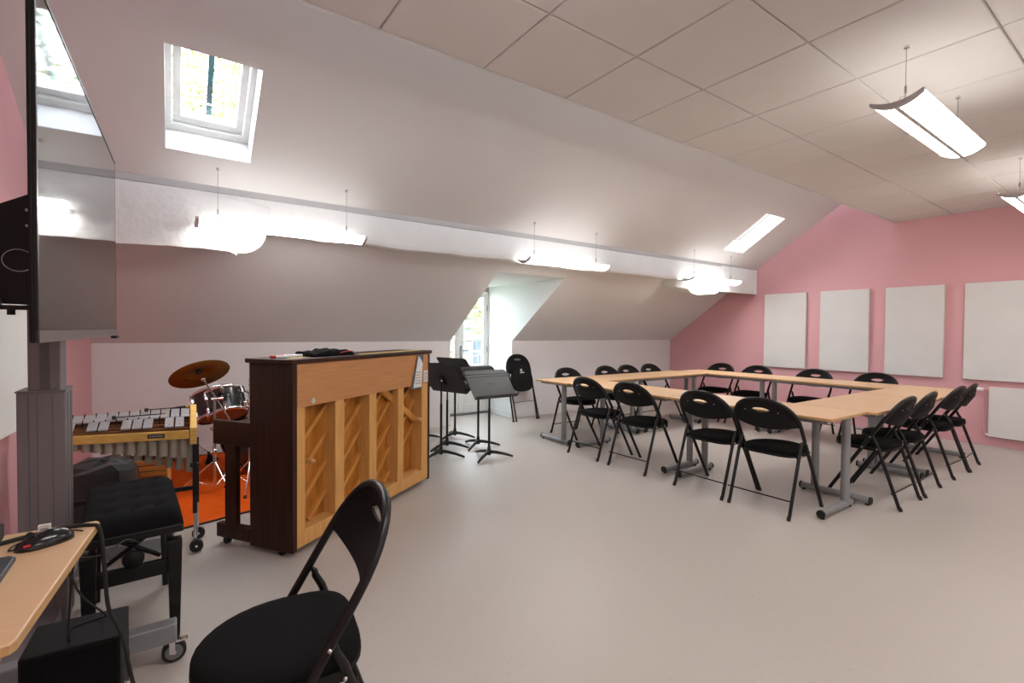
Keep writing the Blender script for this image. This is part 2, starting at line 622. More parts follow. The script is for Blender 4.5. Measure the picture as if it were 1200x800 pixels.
# ------------------------------------------------------------------ skylights
def skylight(name, S, label, bar):
    x0, x1, y0, y1 = S
    ang = math.atan(0.663)
    root = bpy.data.objects.new(name, None)
    C.objects.link(root)
    tag(root, label, 'skylight', kind='structure')
    # local frame: x along X, v up the slope, w outward normal
    vdir = Vector((0, -math.cos(ang), math.sin(ang)))
    wdir = Vector((0, math.sin(ang), math.cos(ang)))
    org = Vector((x0, y1, zup(y1)))
    Lv = (y1 - y0) / math.cos(ang)
    W = x1 - x0
    mm = Matrix((Vector((1, 0, 0)), vdir, wdir)).transposed().to_4x4()
    mm.translation = org
    d0, d1 = 0.205, 0.27
    bb = MB()
    e = 0.015
    bb.box(-e, W + e, -e, 0.05, d0, d1, mm)
    bb.box(-e, W + e, Lv - 0.05, Lv + e, d0, d1, mm)
    bb.box(-e, 0.035, 0.05, Lv - 0.05, d0, d1, mm)
    bb.box(W - 0.035, W + e, 0.05, Lv - 0.05, d0, d1, mm)
    bb.build('window_frame', M_WHITE, root, bevel=0.003)
    bb = MB()
    s0, s1 = d0 + 0.02, d1 + 0.03
    bb.box(0.040, W - 0.040, 0.055, 0.105, s0, s1, mm)
    bb.box(0.040, W - 0.040, Lv - 0.105, Lv - 0.055, s0, s1, mm)
    bb.box(0.040, 0.085, 0.105, Lv - 0.105, s0, s1, mm)
    bb.box(W - 0.085, W - 0.040, 0.105, Lv - 0.105, s0, s1, mm)
    sash = bb.build('sash', M_WHITE, root, bevel=0.003)
    bb = MB()
    bb.box(0.08, W - 0.08, 0.1, Lv - 0.1, s0 + 0.03, s0 + 0.038, mm)
    bb.build('pane', M_GLASS, sash)
    if bar:
        bb = MB()
        bb.box(W / 2 - 0.017, W / 2 + 0.017, 0.06, Lv - 0.06, s1 + 0.004, s1 + 0.03, mm)
        bb.build('safety_bar', M_BLIND, root)
    return root


skylight('window_1', SKY_A, 'skylight with a dark bar across it above the piano corner', True)
skylight('window_2', SKY_B, 'skylight near the pink end wall', False)

# ------------------------------------------------------------------ glazed double door
door = bpy.data.objects.new('door_1', None)
C.objects.link(door)
tag(door, 'white glazed double door in the dormer', 'door', kind='structure')
b = MB()
b.box(DX0, DX0 + 0.04, DY, DY + 0.06, 0.02, 1.93)
b.box(DX1 - 0.03, DX1, DY, DY + 0.06, 0.02, 1.93)
b.box(DX0, DX1, DY, DY + 0.06, 1.89, 1.975)
b.build('door_frame', M_WHITE, door, bevel=0.004)
b = MB()
b.box(DX0, DX1, DY - 0.03, DY + 0.06, 0.0, 0.03)
b.build('threshold', M_ALU, door, bevel=0.004)


def leaf(x0, x1, handle):
    st = 0.085
    bb = MB()
    yy0, yy1 = DY + 0.008, DY + 0.05
    bb.box(x0, x0 + st, yy0, yy1, 0.035, 1.885)
    bb.box(x1 - st + 0.015, x1, yy0, yy1, 0.035, 1.885)
    bb.box(x0 + st, x1 - st + 0.015, yy0, yy1, 1.815, 1.885)
    bb.box(x0 + st, x1 - st + 0.015, yy0, yy1, 0.60, 0.765)
    bb.box(x0 + st, x1 - st + 0.015, yy0, yy1, 0.035, 0.16)
    lf = bb.build('door_leaf', M_WHITE, door, bevel=0.004)
    for z in (1.13, 1.48):
        MB().box(x0 + st, x1 - st + 0.015, yy0 + 0.008, yy1 - 0.008, z - 0.012, z + 0.012).build('glazing_bar', M_WHITE, lf, bevel=0.003)
    for za, zb in ((0.765, 1.118), (1.142, 1.468), (1.492, 1.815)):
        MB().box(x0 + st - 0.004, x1 - st + 0.019, DY + 0.028, DY + 0.034, za, zb).build('pane', M_GLASS, lf)
    MB().box(x0 + st, x1 - st + 0.015, DY + 0.022, DY + 0.036, 0.16, 0.60).build('lower_panel', M_WHITE, lf)
    if handle:
        bb = MB()
        bb.box(x0 + 0.02, x0 + 0.05, DY + 0.0, DY + 0.009, 0.86, 1.06)
        bb.tube([(x0 + 0.035, DY, 1.0), (x0 + 0.035, DY - 0.045, 1.0), (x0 + 0.07, DY - 0.05, 0.998), (x0 + 0.13, DY - 0.05, 0.995)], 0.009, 8)
        bb.cyl((x0 + 0.035, DY - 0.012, 0.92), (x0 + 0.035, DY, 0.92), 0.008)
        bb.build('handle', M_STEEL, lf)
    for z in (0.3, 1.0, 1.65):
        xh = x1 - 0.002 if handle else x0 + 0.002
        MB().cyl((xh, DY - 0.004, z - 0.045), (xh, DY - 0.004, z + 0.045), 0.008, n=8).build('hinge', M_STEEL, lf)
    return lf


leaf(3.588, DX1 - 0.032, True)
leaf(DX0 + 0.042, 3.582, False)

# ------------------------------------------------------------------ suspended lamps
LAMP_L, LAMP_W = 1.18, 0.215


def arc_pts(a0, a1, nn, w, sag, off):
    # lower arc of the crescent, a in -1..1
    out = []
    for k in range(nn + 1):
        a = a0 + (a1 - a0) * k / nn
        out.append((a * w / 2, sag * a * a + off))
    return out


def lamp(loc, wires, label, group):
    """crescent-section pendant running along X; wires: list of (dx, top z)"""
    root = thing('pendant_lamp', label, 'lamp', loc, 0, group)
    sag = 0.042
    for s0, s1 in ((-0.97, -0.10), (0.10, 0.97)):
        lo = arc_pts(s0, s1, 8, LAMP_W, sag, 0)
        hi = arc_pts(s1, s0, 8, LAMP_W, sag, 0.016)
        MB().prism(lo + hi, -LAMP_L / 2 + 0.02, LAMP_L / 2 - 0.02, 'x').build('diffuser', M_GLOW, root)
    lo = arc_pts(-0.098, 0.098, 2, LAMP_W, sag, -0.003)
    hi = arc_pts(0.098, -0.098, 2, LAMP_W, sag, 0.03)
    MB().prism(lo + hi, -LAMP_L / 2 + 0.02, LAMP_L / 2 - 0.02, 'x').build('spine', M_LAMPBODY, root)
    lo = arc_pts(-0.89, 0.89, 10, LAMP_W, sag, 0.0165)
    hi = arc_pts(0.89, -0.89, 10, LAMP_W, sag * 0.9, 0.021)
    MB().prism(lo + hi, -LAMP_L / 2 + 0.02, LAMP_L / 2 - 0.02, 'x').build('reflector', M_LAMPBODY, root)
    for s in (-1, 1):
        lo = arc_pts(-1, 1, 12, LAMP_W + 0.006, sag, -0.006)
        hi = arc_pts(1, -1, 12, LAMP_W + 0.006, sag * 0.75, 0.024)
        xx = s * (LAMP_L / 2 - 0.01)
        MB().prism(lo + hi, xx - 0.012, xx + 0.012, 'x').build('end_cap', M_LAMPCAP, root, bevel=0.003)
    for dx, zt in wires:
        bb = MB()
        z0 = 0.03
        bb.tube([(dx, 0, z0 + 0.09), (dx, 0, zt)], 0.0016, 6)
        bb.tube([(dx - 0.03, 0, z0), (dx, 0, z0 + 0.09), (dx + 0.03, 0, z0)], 0.0014, 6)
        w = bb.build('suspension_wire', M_STEEL, root)
        MB().cyl((dx, 0, z0 + 0.075), (dx, 0, z0 + 0.11), 0.006, n=8).build('gripper', M_STEEL, w)
        MB().cyl((dx, 0, zt - 0.012), (dx, 0, zt + 0.006), 0.012, n=10).build('ceiling_fixing', M_CHROME, w)
    bb = MB()
    dx = wires[0][0]
    pts = [(dx - 0.02 - 0.05 * math.sin(t * 1.0), 0.01 * math.cos(t), 0.06 + 0.035 * math.cos(t + 0.4)) for t in [k * 2 * PI / 14 for k in range(15)]]
    bb.tube(pts, 0.0022, 6)
    bb.build('cable_loop', M_LAMPBODY, root)
    return root


ztop = zup(4.06)
for xc, lb in ((0.735, 'suspended crescent lamp under the sloped ceiling above the piano'),
               (3.585, 'suspended crescent lamp under the sloped ceiling in front of the dormer'),
               (6.37, 'suspended crescent lamp under the sloped ceiling by the pink wall corner')):
    lamp((xc, 4.06, 2.0), [(-0.452, ztop - 2.0), (0.452, ztop - 2.0)], lb, 'lamps under the slope')
for xc, lb in ((3.53, 'suspended crescent lamp hanging from the tiled ceiling over the open floor'),
               (6.22, 'suspended crescent lamp hanging from the tiled ceiling near the acoustic panels'),
               (0.84, 'added unseen crescent lamp hanging from the tiled ceiling over the viewer')):  # last one is out of view, added to help light the room
    lamp((xc, 0.90, 2.415), [(-0.452, ZC - 2.415), (0.452, ZC - 2.415)], lb, 'lamps under the tiled ceiling')
for xc, lb in ((0.84, 'added unseen crescent lamp of the rear row above the viewer end'),
               (3.53, 'added unseen crescent lamp in the middle of the rear row'),
               (6.22, 'added unseen crescent lamp of the rear row by the pink wall')):
    lamp((xc, -1.4, 2.415), [(-0.452, ZC - 2.415), (0.452, ZC - 2.415)], lb, 'added lamps of the unseen rear row')  # whole rear row is unseen, added for room brightness

# ------------------------------------------------------------------ acoustic panels, radiator
for (ya, yb), lb in zip(((4.044, 3.424), (3.230, 2.622), (2.436, 1.834), (1.647, 1.045)),
                        ('white acoustic panel on the pink wall, closest to the low white wall',
                         'white acoustic panel on the pink wall, second from the low white wall',
                         'white acoustic panel on the pink wall, third from the low white wall',
                         'white acoustic panel on the pink wall above the radiator')):
    root = thing('acoustic_panel', lb, 'wall panel', (XR - 0.001, (ya + yb) / 2, 0.76), 0, 'acoustic panels on the pink wall')
    h = (ya - yb) / 2
    MB().box(-0.045, -0.004, -h, h, 0, 1.145).build('panel', M_PANEL, root, bevel=0.003)
    MB().box(-0.004, 0, -h + 0.05, h - 0.05, 0.05, 1.09).build('backing', M_GRID, root)

rad = thing('radiator', 'white flat panel radiator on the pink wall', 'radiator', (XR - 0.002, 1.41, 0.1))
MB().box(-0.075, -0.055, -0.9, 0, 0.013, 0.59).build('front_panel', M_RAD, rad, bevel=0.004)
MB().box(-0.045, -0.025, -0.89, -0.01, 0.02, 0.58).build('rear_panel', M_RAD, rad, bevel=0.004)
b = MB()
for k in range(30):
    y = -0.02 - k * 0.0295
    b.box(-0.055, -0.045, y - 0.008, y, 0.03, 0.57)
b.build('fins', M_RAD, rad)
for y in (-0.15, -0.75):
    MB().box(-0.025, 0, y - 0.015, y + 0.015, 0.06, 0.55).build('bracket', M_RAD, rad)
b = MB()
b.cyl((-0.05, 0.0, 0.555), (-0.05, 0.055, 0.555), 0.009)
b.tube([(-0.05, 0.045, 0.555), (-0.05, 0.045, 0.50), (-0.03, 0.045, 0.47), (-0.02, 0.047, 0.42), (-0.02, 0.047, 0.06), (-0.03, 0.03, 0.03), (-0.05, 0.0, 0.03)], 0.007, 8)
b.box(-0.02, 0, 0.03, 0.065, 0.275, 0.29)
b.build('pipe', M_PINK, rad)
MB().lathe([(0.001, 0), (0.017, 0.002), (0.019, 0.02), (0.018, 0.05), (0.013, 0.06), (0.012, 0.10), (0.001, 0.10)], 14,
           align((-0.05, 0.05, 0.555), (0, 1, 0))).build('thermostat_valve', M_WPLASTIC, rad)
MB().cyl((-0.05, 0.0, 0.03), (-0.05, 0.02, 0.03), 0.012).build('lockshield', M_WPLASTIC, rad)

# white strip pipe cover going down the pink wall by the radiator
# ------------------------------------------------------------------ tables
TZ = 0.713


def make_table(label):
    """1.3 x 0.585 table, long axis X, centre at origin"""
    root = thing('meeting_table', label, 'table', group='meeting tables set in a square')
    hx, hy = 0.652, 0.288
    MB().box(-hx, hx, -hy, hy, TZ - 0.019, TZ).build('tabletop', M_BEECH, root, bevel=0.003)
    bb = MB()
    e = 0.0015
    bb.box(-hx - e, hx + e, -hy - e, -hy, TZ - 0.018, TZ - 0.003)
    bb.box(-hx - e, hx + e, hy, hy + e, TZ - 0.018, TZ - 0.003)
    bb.box(-hx - e, -hx, -hy, hy, TZ - 0.018, TZ - 0.003)
    bb.box(hx, hx + e, -hy, hy, TZ - 0.018, TZ - 0.003)
    bb.build('edge_band', M_BEECHEDGE, root)
    bb = MB()
    for y in (-0.2, 0.2):
        bb.box(-hx + 0.09, hx - 0.09, y - 0.018, y + 0.018, TZ - 0.055, TZ - 0.019)
    bb.build('apron', M_STEEL, root, bevel=0.003)
    for s in (-1, 1):
        xx = s * (hx - 0.075)
        bb = MB()
        bb.cyl((xx, 0.15, 0.045), (xx, 0.15, TZ - 0.024), 0.029, n=18)
        bb.box(xx - 0.03, xx + 0.03, -0.24, 0.24, TZ - 0.042, TZ - 0.019)
        bb.box(xx - 0.05, xx + 0.05, 0.10, 0.20, TZ - 0.03, TZ - 0.019)
        leg = bb.build('leg', M_STEEL, root)
        MB().cyl((xx, -0.235, 0.036), (xx, 0.25, 0.036), 0.0265, n=16).build('foot', M_STEEL, leg)
        for t in (-1, 1):
            bb = MB()
            ye = 0.25 if t > 0 else -0.235
            bb.cyl((xx, ye - t * 0.004, 0.036), (xx, ye + t * 0.01, 0.036), 0.028, n=16)
            bb.cyl((xx, ye - t * 0.018, 0.0), (xx, ye - t * 0.018, 0.02), 0.016, 0.014, n=10)
            bb.build('foot_cap', M_RUBBER, leg)
    return root


t0 = make_table('')
T_LO, T_HI = 3.635, 6.835
specs = [((3.60 + 0.655, 4.333), PI, 'beech table along the low white wall, at the music stand corner'),
         ((3.60 + 1.968, 4.333), PI, 'beech table along the low white wall, towards the pink wall'),
         ((3.925, 4.042 - 0.655), -PI / 2, 'beech table facing the open floor, next to the low wall row'),
         ((3.925, 4.042 - 1.968), -PI / 2, 'beech table facing the open floor, its end leg standing free at the corner'),
         ((4.218 + 0.655, 1.645), 0, 'beech table on the radiator side, at the open-floor corner'),
         ((4.218 + 1.969, 1.645), 0, 'beech table on the radiator side, closest to the radiator'),
         ((6.535, 1.938 + 0.655), PI / 2, 'beech table along the pink wall, towards the radiator'),
         ((6.535, 1.938 + 1.968), PI / 2, 'beech table along the pink wall, at the low white wall corner')]
for k, (p, rz, lb) in enumerate(specs):
    if k == 0:
        t0.location = (p[0], p[1], 0)
        t0.rotation_euler = (0, 0, rz)
        t0['label'] = lb
    else:
        dup(t0, (p[0], p[1], 0), rz, lb)


# ------------------------------------------------------------------ folding chairs
def make_chair(label):
    """front is +Y, 4 feet on z=0, back top at z=.82; open"""
    root = thing('folding_chair', label, 'chair', group='folding chairs around the tables')
    yf, yt, zt = 0.245, -0.238, 0.815
    HW = 0.233
    d = Vector((0, yt - yf, zt)).normalized()          # along the frame upwards
    nrm = Vector((0, d.z, -d.y))                       # forward normal of the frame plane
    Lf = math.hypot(yt - yf, zt)

    def fp(u, s, off=0.0):                              # point in the frame plane: u across, s along
        p = Vector((u, yf, 0)) + d * s + nrm * off
        return p
    # inverted U: straight legs then a flattened arch
    arch_s = Lf - 0.225

    def top(u):
        a = min(1, abs(u) / HW)
        return arch_s + 0.225 * (1 - a ** 2.3) ** (1 / 2.3)
    path = [fp(-HW + 0.004, 0.014), fp(-HW, 0.3), fp(-HW, 0.5)]
    NA = 18
    for k in range(NA + 1):
        t = PI - PI * k / NA
        u = HW * (abs(math.cos(t)) ** (2 / 2.3)) * (1 if math.cos(t) > 0 else -1)
        s = arch_s + 0.225 * abs(math.sin(t)) ** (2 / 2.3)
        path.append(fp(u, s))
    path += [fp(HW, 0.5), fp(HW, 0.3), fp(HW - 0.004, 0.014)]
    MB().tube(path, 0.0132, 8).build('frame', M_BLACK, root)
    # backrest: bowed sheet with a carrying slot
    HB = HW - 0.004
    lo_c, lo_e = arch_s + 0.004, arch_s + 0.016
    hole_w, hs = 0.072, Lf - 0.062

    def bow(u):
        return -0.052 * (1 - (u / HB) ** 2)
    bb = MB()
    us = [-HB + 2 * HB * k / 28 for k in range(29)]
    cols = []
    for u in us:
        lo = lo_c + (lo_e - lo_c) * (u / HB) ** 2
        tp = max(top(u) - 0.002, lo + 0.03)
        a = abs(u) / hole_w
        if a < 1:
            mid = hs
            ha = mid - 0.024 * math.sqrt(max(0, 1 - a * a)) * (1 if a < 1 else 0)
            hb = mid + 0.010 * (1 - a ** 4) - 0.012 * a * a
            hb = max(hb, ha)
        else:
            fr = min(0.86, 0.86 - 0.2 * (abs(u) - hole_w) / HB)
            ha = hb = lo + (tp - lo) * fr
            if a < 1.3:
                ha = hb = min(hs - 0.012, tp - 0.02)
        cols.append((u, lo, ha, hb, tp))
    for lay, off in ((0, 0.006), (1, -0.006)):
        for seg in (0, 1):
            rows = 5 if seg == 0 else 2
            vs = []
            for (u, lo, ha, hb, tp) in cols:
                s0, s1 = (lo, ha) if seg == 0 else (hb, tp)
                for r in range(rows + 1):
                    s = s0 + (s1 - s0) * r / rows
                    # the panel blends into the frame near its outline
                    edge = min(1, max(0.0, (top(u) - s) / 0.10))
                    vs.append(fp(u, s, bow(u) * edge + off))
            fs = []
            q = rows + 1
            for c in range(len(cols) - 1):
                for r in range(rows):
                    f = (c * q + r, (c + 1) * q + r, (c + 1) * q + r + 1, c * q + r + 1)
                    fs.append(f if lay == 0 else f[::-1])
            bb.add(vs, fs, True)
    # close lower edge and slot edges
    for (ia, ib) in ((1, 1), (2, 2), (3, 3)):
        for c in range(len(cols) - 1):
            u0, u1 = cols[c][0], cols[c + 1][0]
            s0, s1 = cols[c][ia], cols[c + 1][ia]
            if ia > 1 and cols[c][2] == cols[c][3] and cols[c + 1][2] == cols[c + 1][3]:
                continue
            e0 = bow(u0) * min(1, max(0, (top(u0) - s0) / 0.10))
            e1 = bow(u1) * min(1, max(0, (top(u1) - s1) / 0.10))
            bb.quad(fp(u0, s0, e0 + 0.006), fp(u1, s1, e1 + 0.006), fp(u1, s1, e1 - 0.006), fp(u0, s0, e0 - 0.006))
    back = bb.build('backrest', M_BPLASTIC, root, fixn=False)
    for s in (-1, 1):
        for (u, ss) in ((0.118, Lf - 0.085), (0.185, arch_s + 0.0)):
            e = bow(s * u) * min(1, max(0, (top(u) - ss) / 0.10)) - 0.006
            p = fp(s * u, ss, e)
            MB().lathe([(0.0001, 0.0022), (0.003, 0.0018), (0.0042, 0)], 8, align(p, -nrm)).build('rivet', M_RIVET, back)
    # seat: round front, straighter narrower back
    ZS = 0.455
    outline = []
    for k in range(33):
        t = 2 * PI * k / 33
        c, s = math.cos(t), math.sin(t)
        e = 2.0 if s > 0 else 4.5
        u = 0.202 * abs(c) ** (2 / e) * (1 if c > 0 else -1)
        v = 0.225 * abs(s) ** (2 / 2.0) * (1 if s > 0 else -1) if s > 0 else -0.185 * abs(s) ** (2 / 4.5)
        if s < 0:
            u *= 1 - 0.12 * abs(s)
        outline.append((u, v + 0.02))

    def dome(scales):
        vs, fs = [], []
        nn = len(outline)
        for (sc, z) in scales:
            for (u, v) in outline:
                vs.append((u * sc, 0.03 + (v - 0.03) * sc, z - 0.035 * v * 0.4))
        for i in range(len(scales) - 1):
            for j in range(nn):
                fs.append((i * nn + j, i * nn + (j + 1) % nn, (i + 1) * nn + (j + 1) % nn, (i + 1) * nn + j))
        fs.append(tuple(range(nn))[::-1])
        fs.append(tuple(range((len(scales) - 1) * nn, len(scales) * nn)))
        return vs, fs
    vs, fs = dome([(0.99, ZS - 0.036), (1.0, ZS - 0.024), (0.985, ZS - 0.010), (0.95, ZS - 0.002), (0.8, ZS + 0.006), (0.4, ZS + 0.010), (0.05, ZS + 0.011)])
    seat = MB().add(vs, fs, True).build('seat', M_FABRIC, root)
    vs, fs = dome([(0.985, ZS - 0.052), (1.0, ZS - 0.048), (1.004, ZS - 0.036), (0.98, ZS - 0.034)])
    MB().add(vs, fs, True).build('seat_pan', M_BPLASTIC, seat)
    # rear legs pivoting on the frame
    piv_s = 0.62                                        # pivot height along the frame
    HR = HW - 0.001
    for s in (-1, 1):
        pv = fp(s * HW, piv_s)
        p1 = Vector((s * (HW - 0.017), -0.08, 0.47))
        p2 = Vector((s * (HW - 0.017), -0.243, 0.014))
        top_p = fp(s * HW, piv_s)
        top_p.x = s * (HW - 0.017)
        bend = [Vector((s * (HW - 0.017), -0.078, 0.492)), Vector((s * (HW - 0.017), -0.098, 0.455)), p2]
        start = Vector((s * (HW - 0.017), fp(0, 0.60).y - 0.006, fp(0, 0.60).z))
        lg = MB().tube([start, start.lerp(bend[0], 0.5) + Vector((0, -0.004, 0.002)), bend[0], bend[1], p2], [0.007, 0.0095, 0.0115, 0.0125, 0.0125], 8).build('leg', M_BLACK, root)
        MB().cyl((s * (HW - 0.017), -0.2425, 0.03), (s * (HW - 0.017), -0.2535, 0.0), 0.0133, n=8).build('foot_cap', M_RUBBER, lg)
        for q in (fp(s * (HW + 0.0115), 0.60), Vector((s * (HW - 0.006), -0.10, 0.425)), fp(s * (HW + 0.0115), 0.50)):
            MB().lathe([(0.0001, 0.004), (0.004, 0.0035), (0.0055, 0)], 8, align(q + Vector((s * 0.0005, 0, 0)), (s, 0, 0), (0, 1, 0))).build('rivet', M_RIVET, lg)
        MB().cyl(fp(s * (HW - 0.004), 0.03), fp(s * (HW - 0.004), -0.004), 0.0138, n=8).build('foot_cap', M_RUBBER, root)
        # bracket strip under the seat joining frame and rear leg
        MB().box(s * 0.203 - 0.004, s * 0.203 + 0.004, -0.12, 0.09, 0.405, 0.432).build('seat_bracket', M_BLACK, root)
    MB().cyl((-HW - 0.018, -0.205, 0.12), (HW - 0.017, -0.205, 0.12), 0.0055, n=6).build('stretcher', M_BLACK, root)
    return root


ch0 = make_chair('')
G1, G2, G3, G4 = ('chairs on the open-floor side', 'chairs along the low white wall', 'chairs along the pink wall', 'chairs on the radiator side')
ORD = ('closest to', 'second from', 'third from', 'farthest from')
chairs = []
for k, y in enumerate((3.65, 3.07, 2.315, 1.83)):
    chairs.append((3.715, y, -PI / 2 + (0.0, 0.02, -0.01, 0.02)[k], 'black folding chair on the open-floor side of the tables, %s the low white wall' % ORD[k], G1))
for k, xx in enumerate((4.17, 4.88, 5.31, 5.80)):
    chairs.append((xx, 4.49, PI, 'black folding chair between the tables and low white wall, %s the dormer' % ORD[k], G2))
for k, y in enumerate((4.24, 3.68, 2.92, 2.24)):
    chairs.append((6.72, y, PI / 2, 'black folding chair between the tables and pink wall, %s the low white wall' % ORD[k], G3))
for k, xx in enumerate((4.55, 5.07, 5.90, 6.33)):
    chairs.append((xx, 1.485, (0.0, 0.03, -0.02, 0.05)[k], 'black folding chair on the radiator side of the tables, %s the pink wall' % ORD[3 - k], G4))
for k, (xx, y, rz, lb, g) in enumerate(chairs):
    if k == 0:
        ch0.location = (xx, y, 0)
        ch0.rotation_euler = (0, 0, rz)
        ch0['label'] = lb
        ch0['group'] = g
    else:
        dup(ch0, (xx, y, 0), rz, lb, g)
fg = dup(ch0, (0.278, 1.44, 0), PI / 2 - 0.12, 'black folding chair standing alone in front of the piano back')
del fg['group']


def make_folded():
    root = thing('folded_chair', 'folded black chair leaning against the white wall by the dormer', 'chair', (4.19, 5.60, 0), 0.06)
    # local: leaning plane, u across X, s along; feet at y=0, leaning to +Y
    Lf, HW = 0.955, 0.222
    ang = math.radians(13)
    d = Vector((0, math.sin(ang), math.cos(ang)))
    nrm = Vector((0, -math.cos(ang), math.sin(ang)))

    def fp(u, s, off=0.0):
        return Vector((u, 0.0, 0.012)) + d * s + nrm * off
    arch = Lf - 0.225
    path = [fp(-HW, 0), fp(-HW, 0.4)]
    for k in range(19):
        t = PI - PI * k / 18
        path.append(fp(HW * (abs(math.cos(t)) ** (2 / 2.3)) * (1 if math.cos(t) > 0 else -1), arch + 0.225 * abs(math.sin(t)) ** (2 / 2.3)))
    path += [fp(HW, 0.4), fp(HW, 0)]
    MB().tube(path, 0.0115, 8).build('frame', M_BLACK, root)
    HB = HW - 0.004

    def top(u):
        a = min(1, abs(u) / HW)
        return arch + 0.225 * (1 - a ** 2.3) ** (1 / 2.3)
    bb = MB()
    us = [-HB + 2 * HB * k / 24 for k in range(25)]
    hs = Lf - 0.065
    cols = []
    for u in us:
        lo = arch - 0.09 + 0.06 * (u / HB) ** 2
        tp = max(top(u) - 0.002, lo + 0.03)
        a = abs(u) / 0.075
        if a < 1:
            ha = hs - 0.022 * math.sqrt(1 - a * a)
            hb = max(ha, hs + 0.010 * (1 - a ** 4) - 0.012 * a * a)
        else:
            ha = hb = min(hs - 0.012, lo + (tp - lo) * 0.8)
        cols.append((u, lo, ha, hb, tp))
    for off in (0.005, -0.005):
        for seg in (0, 1):
            vs, fs = [], []
            for (u, lo, ha, hb, tp) in cols:
                s0, s1 = (lo, ha) if seg == 0 else (hb, tp)
                for r in range(4):
                    vs.append(fp(u, s0 + (s1 - s0) * r / 3, off))
            for c in range(len(cols) - 1):
                for r in range(3):
                    fs.append((c * 4 + r, (c + 1) * 4 + r, (c + 1) * 4 + r + 1, c * 4 + r + 1))
            bb.add(vs, fs, True)
    bb.build('backrest', M_BPLASTIC, root)
    # seat folded flat in front of the frame: underside faces the room
    ol = []
    for k in range(32):
        t = 2 * PI * k / 32
        c, s = math.cos(t), math.sin(t)
        u = 0.198 * (abs(c) ** (2 / 2.3)) * (1 if c > 0 else -1)
        v = 0.20 * abs(s) * (1 if s > 0 else 0) - (0.17 * abs(s) ** 0.6 if s < 0 else 0)
        ol.append((u, 0.575 + v))
    n = len(ol)
    vs, fs = [], []
    for (sc, off) in ((0.97, 0.02), (1.0, 0.03), (1.0, 0.055), (0.96, 0.065)):
        for (u, v) in ol:
            vs.append(fp(u * sc, 0.575 + (v - 0.575) * sc, off))
    for i in range(3):
        for j in range(n):
            fs.append((i * n + j, i * n + (j + 1) % n, (i + 1) * n + (j + 1) % n, (i + 1) * n + j))
    fs += [tuple(range(n))[::-1], tuple(range(3 * n, 4 * n))]
    seat = MB().add(vs, fs).build('seat', M_BPLASTIC, root)
    bb = MB()
    ring = [fp(0.016 * math.cos(t) - 0.01, 0.715 + 0.016 * math.sin(t), 0.067) for t in [k * 2 * PI / 12 for k in range(12)]]
    bb.tube(ring, 0.0035, 6, closed=True)
    bb.tube([fp(-0.022, 0.712, 0.067), fp(0.002, 0.715, 0.067)], 0.0035, 6)
    for k in range(6):
        u = -0.035 + k * 0.013
        bb.add([fp(u, 0.672, 0.0665), fp(u + 0.010, 0.672, 0.0665), fp(u + 0.010, 0.688, 0.0665), fp(u, 0.688, 0.0665)], [(0, 1, 2, 3)])
    bb.build('emblem', M_WPLASTIC, seat)
    for s in (-1, 1):
        lg = MB().tube([fp(s * (HW - 0.016), 0.70, 0.02), fp(s * (HW - 0.016), 0.4, 0.03), fp(s * (HW - 0.012), -0.01, 0.055)], 0.0105, 8).build('leg', M_BLACK, root)
        MB().cyl(fp(s * (HW - 0.012), 0.02, 0.054), fp(s * (HW - 0.012), -0.012, 0.055), 0.0135, n=8).build('foot_cap', M_RUBBER, lg)
        MB().cyl(fp(s * HW, 0.02), fp(s * HW, -0.012), 0.0135, n=8).build('foot_cap', M_RUBBER, root)
        MB().add([fp(s * 0.2, 0.60, 0.013), fp(s * 0.218, 0.60, 0.013), fp(s * 0.218, 0.665, 0.013), fp(s * 0.2, 0.665, 0.013),
                  fp(s * 0.2, 0.60, 0.018), fp(s * 0.218, 0.60, 0.018), fp(s * 0.218, 0.665, 0.018), fp(s * 0.2, 0.665, 0.018)],
                 [(0, 1, 2, 3), (4, 5, 6, 7), (0, 1, 5, 4), (1, 2, 6, 5), (2, 3, 7, 6), (3, 0, 4, 7)]).build('hinge_plate', M_RIVET, root)
    MB().cyl(fp(-HW + 0.012, 0.26, 0.042), fp(HW - 0.012, 0.26, 0.042), 0.004, n=6).build('stretcher', M_BLACK, root)
    return root


make_folded()

# ------------------------------------------------------------------ upright piano
PA = Vector((0.553, 2.899, 0))
PRZ = math.atan2(0.842, 1.21)
PW = 1.52
piano = thing('upright_piano', 'dark walnut upright piano seen from its open wooden back', 'piano', PA, PRZ)
# local: x along the back, y towards the keyboard side
MB().box(0.0, 0.035, 0, 0.318, 0.03, 1.095).build('side_panel', M_WALNUT, piano, bevel=0.004)
MB().box(PW - 0.03, PW, 0, 0.318, 0.03, 1.095).build('side_panel', M_WALNUT, piano, bevel=0.004)
b = MB()
b.box(-0.018, PW + 0.018, -0.012, 0.335, 1.095, 1.122)
lid = b.build('lid', M_WALNUT, piano, bevel=0.006)
MB().box(0.0, PW, 0.335, 0.345, 1.098, 1.116).build('lid_hinge', mat('brass', (0.75, 0.53, 0.2), 0.25, metal=1), lid)
# back board upper panel follows z .855 at left to .815 at right
MB().box(0.036, PW - 0.03, 0.001, 0.022, 0.845, 1.094).build('back_board', M_TAN, piano, bevel=0.002)
for (sa, sb) in ((0.036, 0.098), (0.352, 0.436), (0.695, 0.778), (1.045, 1.125), (1.395, PW - 0.031)):
    MB().box(sa, sb, 0.003, 0.115, 0.13, 0.846).build('back_post', M_POST, piano, bevel=0.002)
MB().box(0.036, PW - 0.03, 0.002, 0.118, 0.045, 0.135).build('bottom_rail', M_POST, piano, bevel=0.002)
MB().box(0.036, PW - 0.03, 0.10, 0.118, 0.13, 0.86).build('soundboard', M_SOUND, piano)


